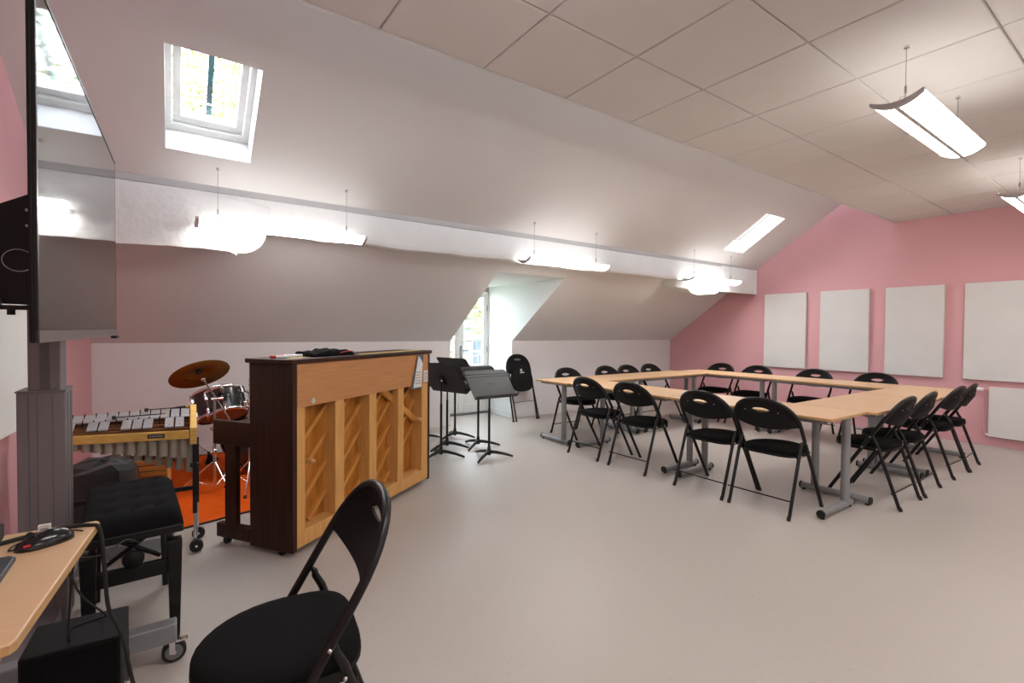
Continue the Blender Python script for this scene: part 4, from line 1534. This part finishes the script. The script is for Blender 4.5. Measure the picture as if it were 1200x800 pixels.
mallet(-0.40, 0.20, -0.16, 0.235, 'black-headed mallet lying on the left bars of the vibraphone')
mallet(-0.255, 0.285, -0.05, 0.315, 'black-headed mallet lying along the back bars of the vibraphone')

# grey plastic sheet over a case, and a slatted wooden box under the vibraphone
root = thing('covered_case', 'case wrapped in shiny dark grey plastic under the vibraphone', 'case', (-0.37, 3.98, RZ), -0.3)
nx, nz = 10, 10
vs, fs = [], []
ring = [(-0.20, -0.13), (0.0, -0.15), (0.17, -0.13), (0.19, 0.02), (0.17, 0.14), (0.0, 0.15), (-0.2, 0.13), (-0.21, 0.0)]
zs = [(0, 1.06), (0.12, 1.0), (0.26, 0.97), (0.38, 0.9), (0.43, 0.7), (0.45, 0.2)]
random.seed(5)
for (z, s) in zs:
    for (a, c) in ring:
        j = 0.018
        vs.append((a * s + random.uniform(-j, j), c * s + random.uniform(-j, j), z + (random.uniform(-0.02, 0.02) if z > 0 else 0)))
nr = len(ring)
for i in range(len(zs) - 1):
    for k in range(nr):
        fs.append((i * nr + k, i * nr + (k + 1) % nr, (i + 1) * nr + (k + 1) % nr, (i + 1) * nr + k))
fs.append(tuple(range((len(zs) - 1) * nr, len(zs) * nr)))
MB().add(vs, fs).build('plastic_cover', M_BAG, root)
b = MB()
for k in range(3):
    b.box(0.0 + k * 0.012, 0.008 + k * 0.012, -0.168, -0.164, 0.17, 0.18 + 0.004 * (k % 2))
b.build('print', M_RIVET, root)
root = thing('slatted_box', 'orange wooden box of narrow slats beside the wrapped case', 'box', (-0.17, 4.28, RZ), -0.1)
for k in range(9):
    MB().box(-0.14, 0.16, -0.10, 0.10, 0.012 + k * 0.040, 0.046 + k * 0.040).build('slat', M_SLATWOOD, root, bevel=0.002)
b = MB()
b.box(-0.13, 0.15, -0.09, 0.09, 0.0, 0.366)
b.build('core', M_INK, root)

# ------------------------------------------------------------------ piano bench
bench = thing('piano_bench', 'black tufted adjustable piano bench beside the display stand', 'bench', (-0.142, 2.70, 0), 0.06)
HX, HY = 0.165, 0.315
nx, ny = 30, 44
vs, fs = [], []


def cush(a, c):
    e = (max(0, 1 - abs(a) ** 8) * max(0, 1 - abs(c) ** 8)) ** 0.5
    tuft = 0
    for ti in (-0.5, 0.0, 0.5):
        for tj in (-0.66, -0.22, 0.22, 0.66):
            dx, dy = (a - ti) * HX, (c - tj) * HY
            tuft += math.exp(-(dx * dx + dy * dy) / 0.0007)
    return 0.488 + 0.075 * e - 0.016 * tuft


for i in range(nx + 1):
    for j in range(ny + 1):
        a, c = math.sin((i / nx * 2 - 1) * PI / 2), math.sin((j / ny * 2 - 1) * PI / 2)
        vs.append((a * HX, c * HY, cush(a, c)))
for i in range(nx):
    for j in range(ny):
        q = i * (ny + 1) + j
        fs.append((q, q + ny + 1, q + ny + 2, q + 1))
cu = MB().add(vs, fs, True).build('cushion', M_FABRIC, bench)
for ti in (-0.5, 0.0, 0.5):
    for tj in (-0.66, -0.22, 0.22, 0.66):
        MB().lathe([(0.0001, 0.006), (0.006, 0.004), (0.008, 0)], 8, RT((ti * HX, tj * HY, cush(ti, tj)))).build('button', M_FABRIC, cu)
MB().box(-HX, HX, -HY, HY, 0.455, 0.49).build('seat_frame', M_BLACK, bench, bevel=0.006)
for sx in (-1, 1):
    for sy in (-1, 1):
        x0, y0 = sx * (HX - 0.03), sy * (HY - 0.04)
        w0, w1 = 0.026, 0.016
        vs = [(x0 - w1, y0 - w1, 0), (x0 + w1, y0 - w1, 0), (x0 + w1, y0 + w1, 0), (x0 - w1, y0 + w1, 0),
              (x0 - w0, y0 - w0, 0.42), (x0 + w0, y0 - w0, 0.42), (x0 + w0, y0 + w0, 0.42), (x0 - w0, y0 + w0, 0.42)]
        MB().add(vs, [(0, 3, 2, 1), (4, 5, 6, 7), (0, 1, 5, 4), (1, 2, 6, 5), (2, 3, 7, 6), (3, 0, 4, 7)]).build('leg', M_BLACK, bench, bevel=0.003)
for sy in (-1, 1):
    MB().box(-HX + 0.03, HX - 0.03, sy * (HY - 0.04) - 0.012, sy * (HY - 0.04) + 0.012, 0.285, 0.345).build('end_rail', M_BLACK, bench, bevel=0.003)
for sx in (-1, 1):
    MB().box(sx * (HX - 0.03) - 0.012, sx * (HX - 0.03) + 0.012, -HY + 0.04, HY - 0.04, 0.285, 0.345).build('side_rail', M_BLACK, bench, bevel=0.003)
for sy in (-1, 1):
    for sx in (-1, 1):
        MB().tube([(sx * 0.09, sy * 0.20, 0.335), (-sx * 0.09, sy * 0.20, 0.46)], 0.009, 6).build('scissor_arm', M_BLACK, bench)
MB().cyl((0, -0.24, 0.385), (0, 0.24, 0.385), 0.007, n=8).build('spindle', M_STEEL, bench)
MB().lathe([(0.0001, 0.03), (0.032, 0.028), (0.036, 0.012), (0.03, 0), (0.0001, 0)], 20, align((0.0, -0.30, 0.385), (0, -1, 0))).build('knob', M_BPLASTIC, bench)

# ------------------------------------------------------------------ display on a mobile stand
TVA, TVB = Vector((-0.232, 1.43, 0)), Vector((-0.203, 2.86, 0))
TVW = (TVB - TVA).length
TRZ = math.atan2(TVB.y - TVA.y, TVB.x - TVA.x)
stand = thing('display_stand', 'grey aluminium mobile lift stand on castered feet', 'stand', (-0.42, 2.75, 0))
MB().box(-0.075, 0.068, -0.09, 0.09, 0.07, 1.03).build('outer_column', M_ALU, stand, bevel=0.004)
b = MB()
for xx in (-0.04, -0.015, 0.03):
    b.box(xx - 0.0015, xx + 0.0015, -0.0915, -0.09, 0.08, 1.02)
for yy in (-0.04, 0.04):
    b.box(0.068, 0.0695, yy - 0.002, yy + 0.002, 0.08, 1.02)
b.build('column_groove', mat('dark_groove', (0.12, 0.115, 0.12), 0.6), stand)
MB().box(-0.078, 0.071, -0.093, 0.093, 1.03, 1.036).build('collar', M_ALU, stand)
MB().box(-0.045, 0.052, -0.07, 0.07, 1.03, 1.62).build('inner_column', M_ALU, stand, bevel=0.004)
MB().box(-0.01, 0.02, -0.0715, -0.07, 1.04, 1.6).build('column_groove', MATS['dark_groove'], stand)
# mount plate in black steel behind the screen
b = MB()
b.prism([(-0.18, 1.38), (0.15, 1.37), (0.15, 1.86), (0.135, 1.90), (-0.16, 1.72), (-0.20, 1.68)], -0.13, -0.122, 'y')
plate = b.build('mount_plate', M_BLACK, stand)
b = MB()
b.tube([(-0.055 + 0.045 * math.cos(t), -0.131, 1.545 + 0.042 * math.sin(t)) for t in [k * 2 * PI / 28 for k in range(28)]], 0.0014, 5, closed=True)
b.build('knockout_ring', M_RIVET, plate)
for (xx, z) in ((-0.03, 1.68), (-0.03, 1.74)):
    MB().lathe([(0.0001, 0.004), (0.005, 0.003), (0.006, 0)], 8, align((xx, -0.13, z), (0, -1, 0))).build('screw', M_RIVET, plate)
MB().box(-0.19, 0.15, -0.16, -0.12, 1.355, 1.372).build('mount_shelf', M_BLACK, stand)
MB().box(-0.20, -0.10, -0.165, -0.135, 1.372, 1.40).build('bracket_lug', M_ALU, stand)
MB().cyl((-0.075, -0.14, 1.335), (-0.075, -0.14, 1.356), 0.012, n=10).build('bolt', M_BLACK, stand)
b = MB()
b.box(0.052, 0.115, -0.05, 0.05, 1.30, 1.62)
b.box(0.105, 0.13, -0.75, 0.10, 1.45, 1.50)
b.box(0.105, 0.13, -0.75, 0.10, 1.72, 1.77)
b.box(-0.02, 0.115, -0.122, 0.05, 1.42, 1.62)
b.build('mount_arm', M_BLACK, stand)
MB().box(-0.06, 0.05, -0.50, 0.50, 0.08, 0.15).build('base_beam', M_ALU, stand, bevel=0.004)
for y in (-0.48, 0.50):
    lg = MB().box(-0.07, 0.435, y - 0.03, y + 0.03, 0.085, 0.158).build('base_leg', M_STEEL, stand, bevel=0.006)
    for xx in (0.425, -0.06):
        cx = xx
        bb = MB()
        bb.cyl((cx, y - 0.012, 0.04), (cx, y + 0.012, 0.04), 0.04, n=24)
        bb.build('caster_wheel', M_RUBBER, lg, bevel=0.004)
        MB().cyl((cx, y - 0.0128, 0.04), (cx, y + 0.0128, 0.04), 0.029, n=24).build('wheel_disc', M_GRUBBER, lg)
        bb = MB()
        bb.cyl((cx, y - 0.0185, 0.04), (cx, y + 0.0185, 0.04), 0.008, n=12)
        bb.box(cx - 0.016, cx + 0.004, y - 0.018, y - 0.014, 0.034, 0.086)
        bb.box(cx - 0.016, cx + 0.004, y + 0.014, y + 0.018, 0.034, 0.086)
        bb.box(cx - 0.03, cx + 0.02, y - 0.02, y + 0.02, 0.080, 0.0865)
        bb.box(cx + 0.005, cx + 0.045, y - 0.014, y + 0.014, 0.074, 0.080)
        bb.build('caster_fork', M_CHROME, lg, bevel=0.002)
tv = thing('wall_display', 'large black flat display turned edge-on on the mobile stand', 'display', TVA + Vector((0, 0, 1.255)), TRZ)
# local x along width, local -y is the viewing side (faces the room)
MB().box(0, TVW, 0.004, 0.013, 0, 0.785).build('housing', M_BPLASTIC, tv, bevel=0.003)
MB().box(0.45, TVW - 0.3, 0.016, 0.05, 0.12, 0.66).build('rear_cover', M_BPLASTIC, tv, bevel=0.01)
MB().box(0.012, TVW - 0.002, -0.0005, 0.004, 0.028, 0.775).build('screen', M_SCREEN, tv)
b = MB()
b.box(0, 0.012, -0.002, 0.004, 0, 0.785)
b.box(TVW - 0.002, TVW, -0.001, 0.004, 0, 0.785)
b.box(0, TVW, -0.002, 0.004, 0.777, 0.785)
b.build('bezel', M_BLACK, tv)
MB().box(0, TVW, -0.004, 0.004, 0, 0.027).build('lower_bezel', mat('silver_bezel', (0.16, 0.14, 0.135), 0.35, metal=0.3), tv)
MB().box(TVW - 0.10, TVW - 0.01, -0.012, 0.01, -0.012, 0.0).build('sensor_bar', M_BLACK, tv, bevel=0.003)

# white loudspeaker on the left wall
sp = thing('wall_speaker', 'white box loudspeaker on the pink wall behind the display stand', 'speaker', (wall_x(3.5), 3.5, 0.75), -0.055)
MB().box(0.0, 0.075, -0.62, 0.2, 0, 0.80).build('cabinet', M_WHITE, sp, bevel=0.008)
for z, r in ((0.18, 0.07), (0.40, 0.05), (0.60, 0.06)):
    MB().lathe([(0.0001, 0.001), (r * 0.4, 0.001), (r * 0.9, 0.003), (r, 0.006), (r * 1.06, 0.004), (r * 1.08, 0)], 24, align((0.075, -0.42, z), (1, 0, 0), (0, 1, 0))).build('driver', M_RUBBER, sp)

# ------------------------------------------------------------------ desk with computer things
DK = 0.74
desk = thing('desk', 'small beech desk with rounded corner and grey frame', 'desk', (-0.40, 1.49, 0))
pts = [(-0.20, -0.315), (0.155, -0.315), (0.168, -0.312), (0.175, -0.30), (0.232, 0.300), (0.225, 0.311), (-0.20, 0.325)]
MB().prism(pts, DK - 0.02, DK, 'z').build('tabletop', M_BEECH, desk, bevel=0.003)
b = MB()
pts2 = [(p[0] * 1.006, p[1] * 1.004) for p in pts]
for k in range(1, 5):
    p, q = pts2[k - 1], pts2[k]
    b.add([(p[0], p[1], DK - 0.019), (q[0], q[1], DK - 0.019), (q[0], q[1], DK - 0.004), (p[0], p[1], DK - 0.004)], [(0, 1, 2, 3)])
b.build('edge_band', M_BEECHEDGE, desk)
b = MB()
b.box(-0.18, 0.13, -0.285, -0.255, DK - 0.06, DK - 0.02)
b.box(-0.18, 0.17, 0.265, 0.295, DK - 0.06, DK - 0.02)
b.box(-0.18, -0.15, -0.255, 0.265, DK - 0.06, DK - 0.02)
b.build('frame', M_STEEL, desk, bevel=0.003)
for xx in (-0.165, -0.02):
    for y in (-0.27, 0.28):
        MB().cyl((xx, y, 0.0), (xx, y, DK - 0.03), 0.018, n=14).build('leg', M_STEEL, desk)

mouse = thing('computer_mouse', 'black computer mouse on the desk', 'mouse', (-0.262, 1.675, DK), 0.42)
vs, fs = [], []
nn, mm_ = 14, 20
for i in range(nn + 1):
    for j in range(mm_):
        t = PI / 2 * i / nn
        p = 2 * PI * j / mm_
        cx = math.cos(p)
        x = 0.058 * math.cos(t) * (abs(cx) ** 0.85) * (1 if cx > 0 else -1)
        y = 0.031 * math.cos(t) * math.sin(p) * (1 - 0.12 * cx)
        z = 0.036 * math.sin(t) ** 0.9 * (1.0 + 0.0 * cx) * (0.80 + 0.30 * math.cos(t) * 0.5 * cx + 0.15)
        vs.append((x, y, z))
for i in range(nn):
    for j in range(mm_):
        fs.append((i * mm_ + j, i * mm_ + (j + 1) % mm_, (i + 1) * mm_ + (j + 1) % mm_, (i + 1) * mm_ + j))
fs.append(tuple(range(mm_))[::-1])
body = MB().add(vs, fs, True).build('body', mat('glossy_black', (0.012, 0.012, 0.013), 0.18), mouse)
MB().cyl((-0.028, -0.004, 0.032), (-0.028, 0.004, 0.032), 0.008, n=12).build('wheel', M_RUBBER, mouse)
MB().box(-0.046, -0.034, -0.0262, -0.02, 0.013, 0.017).build('red_accent', M_RED, mouse)
kb = thing('keyboard', 'slate keyboard on the desk next to the mouse', 'keyboard', (-0.42, 1.44, DK), 0.03)
MB().prism([(-0.12, -0.06), (0.118, -0.07), (0.126, 0.14), (0.115, 0.155), (-0.12, 0.16)], 0, 0.014, 'z').build('case', M_KEYB, kb, bevel=0.004)
for i in range(6):
    for j in range(5):
        MB().box(-0.115 + i * 0.034, -0.115 + i * 0.034 + 0.028, -0.045 + j * 0.038, -0.045 + j * 0.038 + 0.032, 0.014, 0.021).build('key', M_INK, kb, bevel=0.002)
bx = thing('media_box', 'black boxed media with yellow and red print at the back of the desk', 'box', (-0.43, 1.735, DK), 0.06)
MB().box(-0.14, 0.075, -0.045, 0.055, 0, 0.035).build('lower_case', M_INK, bx, bevel=0.002)
MB().box(-0.14, 0.055, -0.035, 0.05, 0.035, 0.062).build('upper_case', M_BPLASTIC, bx, bevel=0.002)
MB().box(-0.13, 0.02, -0.047, -0.045, 0.014, 0.030).build('yellow_print', M_YELLOW, bx)
MB().box(0.030, 0.042, -0.047, -0.045, 0.004, 0.032).build('red_print', M_RED, bx)

sub = thing('subwoofer', 'black box subwoofer on the floor under the desk', 'speaker', (-0.24, 1.98, 0), -0.05)
MB().box(-0.112, 0.115, -0.093, 0.098, 0.012, 0.352).build('cabinet', M_BPLASTIC, sub, bevel=0.004)
MB().box(-0.104, 0.107, -0.097, -0.0925, 0.02, 0.34).build('front_cloth', M_FABRIC, sub)
M_ = align((0.115, 0.0, 0.20), (1, 0, 0), (0, 1, 0))
MB().lathe([(0.0001, -0.02), (0.02, -0.018), (0.045, 0.003), (0.055, 0.006), (0.06, 0.0)], 24, M_).build('port_ring', mat('glossy_black', (0.012, 0.012, 0.013), 0.18), sub)
MB().tube([(0.1165, 0.015 + 0.05 * math.cos(t), 0.20 + 0.075 * math.sin(t)) for t in [3.6 + k * 0.13 for k in range(12)]], 0.004, 6).build('white_crescent', M_WPLASTIC, sub)
for sx in (-1, 1):
    for sy in (-1, 1):
        MB().cyl((sx * 0.09, sy * 0.075, 0), (sx * 0.09, sy * 0.075, 0.013), 0.012, n=10).build('foot', M_RUBBER, sub)


def cable(name, label, pts, r, group=None):
    # smooth the control points
    P = [Vector(p) for p in pts]
    out = []
    for i in range(len(P) - 1):
        p0, p1, p2, p3 = P[max(i - 1, 0)], P[i], P[i + 1], P[min(i + 2, len(P) - 1)]
        for k in range(6):
            t = k / 6
            out.append(0.5 * ((2 * p1) + (-p0 + p2) * t + (2 * p0 - 5 * p1 + 4 * p2 - p3) * t * t + (-p0 + 3 * p1 - 3 * p2 + p3) * t ** 3))
    out.append(P[-1])
    o = MB().tube(out, r, 8).build(name, M_RUBBER)
    return tag(o, label, 'cable', group)


cable('thick_cable', 'thick black cable crossing the desk and hanging down to the floor',
      [(-0.50, 1.66, DK + 0.006), (-0.40, 1.70, DK + 0.006), (-0.30, 1.745, DK + 0.006), (-0.23, 1.765, DK + 0.006), (-0.185, 1.757, DK + 0.004), (-0.163, 1.75, DK - 0.012),
       (-0.155, 1.76, 0.62), (-0.150, 1.80, 0.48), (-0.125, 1.86, 0.36), (-0.10, 1.87, 0.20), (-0.07, 1.93, 0.03), (-0.03, 1.98, 0.007), (0.06, 2.02, 0.006), (0.12, 1.98, 0.006)], 0.0055)
cable('thin_cable', 'thin black wire looping down from the desk edge onto the subwoofer',
      [(-0.20, 1.62, DK - 0.024), (-0.22, 1.72, 0.60), (-0.24, 1.83, 0.45), (-0.25, 1.92, 0.36), (-0.26, 2.0, 0.357), (-0.19, 2.02, 0.357), (-0.17, 1.94, 0.40), (-0.205, 1.75, 0.56), (-0.22, 1.62, DK - 0.024)], 0.0028)
cable('mouse_cable', 'thin black lead curving from the mouse',
      [(-0.306, 1.655, DK + 0.008), (-0.325, 1.66, DK + 0.004), (-0.318, 1.70, DK + 0.004), (-0.27, 1.735, DK + 0.003), (-0.22, 1.74, DK + 0.003), (-0.195, 1.72, DK + 0.003)], 0.002)
cable('side_wire', 'thin wire hanging between the desk and the bench',
      [(-0.19, 1.60, DK - 0.025), (-0.16, 1.80, 0.64), (-0.12, 2.0, 0.60), (-0.10, 2.32, 0.47), (-0.10, 2.42, 0.44)], 0.002)
tagm = thing('cable_tag', 'small white tag on the thick cable beside the mouse', 'tag', (-0.275, 1.752, DK + 0.011))
MB().box(-0.012, 0.012, -0.006, 0.006, 0, 0.016).build('paper', M_PAPER, tagm)
MB().box(-0.008, 0.008, -0.0066, -0.006, 0.004, 0.008).build('print', MATS['grey_ink'], tagm)


# ------------------------------------------------------------------ outside: balcony rail, house, trees
def leafy_tree(name, label, base, h, crown_c, crown_r, nleaf, size, material, seed):
    rnd = random.Random(seed)
    root = thing(name, label, 'tree', base, 0, 'trees outside')
    bb = MB()
    bb.tube([(0, 0, 0), (0.1, 0.05, h * 0.4), (0.0, -0.1, h * 0.75), (0.1, 0, h)], [0.22, 0.17, 0.12, 0.05], 8)
    tr = bb.build('trunk', M_BARK, root)
    for k in range(9):
        a = rnd.uniform(0, 2 * PI)
        z0 = h * rnd.uniform(0.45, 0.9)
        l = crown_r[0] * rnd.uniform(0.5, 0.9)
        MB().tube([(0.05, 0, z0), (math.cos(a) * l * 0.5, math.sin(a) * l * 0.5, z0 + l * 0.3), (math.cos(a) * l, math.sin(a) * l, z0 + l * 0.5)], [0.07, 0.045, 0.012], 6).build('branch', M_BARK, tr)
    vs, fs = [], []
    clumps = [Vector((rnd.gauss(0, 0.5), rnd.gauss(0, 0.5), rnd.gauss(0, 0.5))) for _ in range(70)]
    for k in range(nleaf):
        cc = rnd.choice(clumps)
        p = cc + Vector((rnd.gauss(0, 0.13), rnd.gauss(0, 0.13), rnd.gauss(0, 0.13)))
        p = Vector((p.x * crown_r[0] + crown_c[0], p.y * crown_r[1] + crown_c[1], p.z * crown_r[2] + crown_c[2]))
        nrm = Vector((rnd.uniform(-1, 1), rnd.uniform(-1, 1), rnd.uniform(-0.2, 1))).normalized()
        x = nrm.orthogonal().normalized()
        y = nrm.cross(x)
        s = size * rnd.uniform(0.6, 1.3)
        o = len(vs)
        vs += [tuple(p - x * s), tuple(p + y * s * 0.5), tuple(p + x * s), tuple(p - y * s * 0.5)]
        fs.append((o, o + 1, o + 2, o + 3))
    lf = MB().add(vs, fs).build('foliage', material, root, fixn=False)
    lf['kind'] = 'stuff'
    return root


GZ = -3.2
b = MB()
b.box(-40, 60, 7.0, 90, GZ - 0.2, GZ)
tag(b.build('ground', M_GROUND), 'ground outside', 'ground', kind='structure')
leafy_tree('tree', 'yellow-green tree seen through the skylight', (0.9, 11.5, GZ), 9.5, (0, 0, 8.6), (3.0, 2.4, 2.8), 14000, 0.062, M_LEAFB, 3)
leafy_tree('tree', 'yellow-green tree seen through the glazed door', (7.6, 14.5, GZ), 6.5, (0, 0, 6.3), (1.5, 1.5, 1.3), 6500, 0.07, M_LEAFA, 4)
house = thing('house', 'blue and white house seen through the glazed door', 'house', (14.0, 26.0, GZ))
MB().box(-4, 6, 0, 6, 0, 4.7).build('wall', M_HOUSEW, house)
MB().prism([(-0.4, 4.7), (3, 6.2), (6.4, 4.7)], -4.3, 6.3, 'x').build('roof', M_HOUSE, house)
for xx in (-2.6, -0.6, 1.4, 3.4):
    w = MB().box(xx, xx + 1.0, -0.06, 0.0, 2.4, 4.0).build('window', M_HOUSE, house)
    MB().box(xx + 0.46, xx + 0.54, -0.09, -0.06, 2.4, 4.0).build('mullion', M_HOUSEW, w)
rl = thing('balcony_rail', 'white balcony railing outside the glazed door', 'railing', (3.6, 6.95, 0))
MB().box(-0.75, 0.75, -0.02, 0.02, 0.93, 0.97).build('top_rail', M_HOUSEW, rl)
MB().box(-0.75, 0.75, -0.015, 0.015, 0.08, 0.11).build('bottom_rail', M_HOUSEW, rl)
for k in range(14):
    MB().box(-0.72 + k * 0.11 - 0.007, -0.72 + k * 0.11 + 0.007, -0.007, 0.007, 0.0, 0.94).build('baluster', M_HOUSEW, rl)
b = MB()
b.box(2.8, 4.45, DY + 0.08, 7.0, -0.12, 0.0)
tag(b.build('balcony_slab', M_HOUSEW), 'white balcony slab outside the glazed door', 'slab', kind='structure')
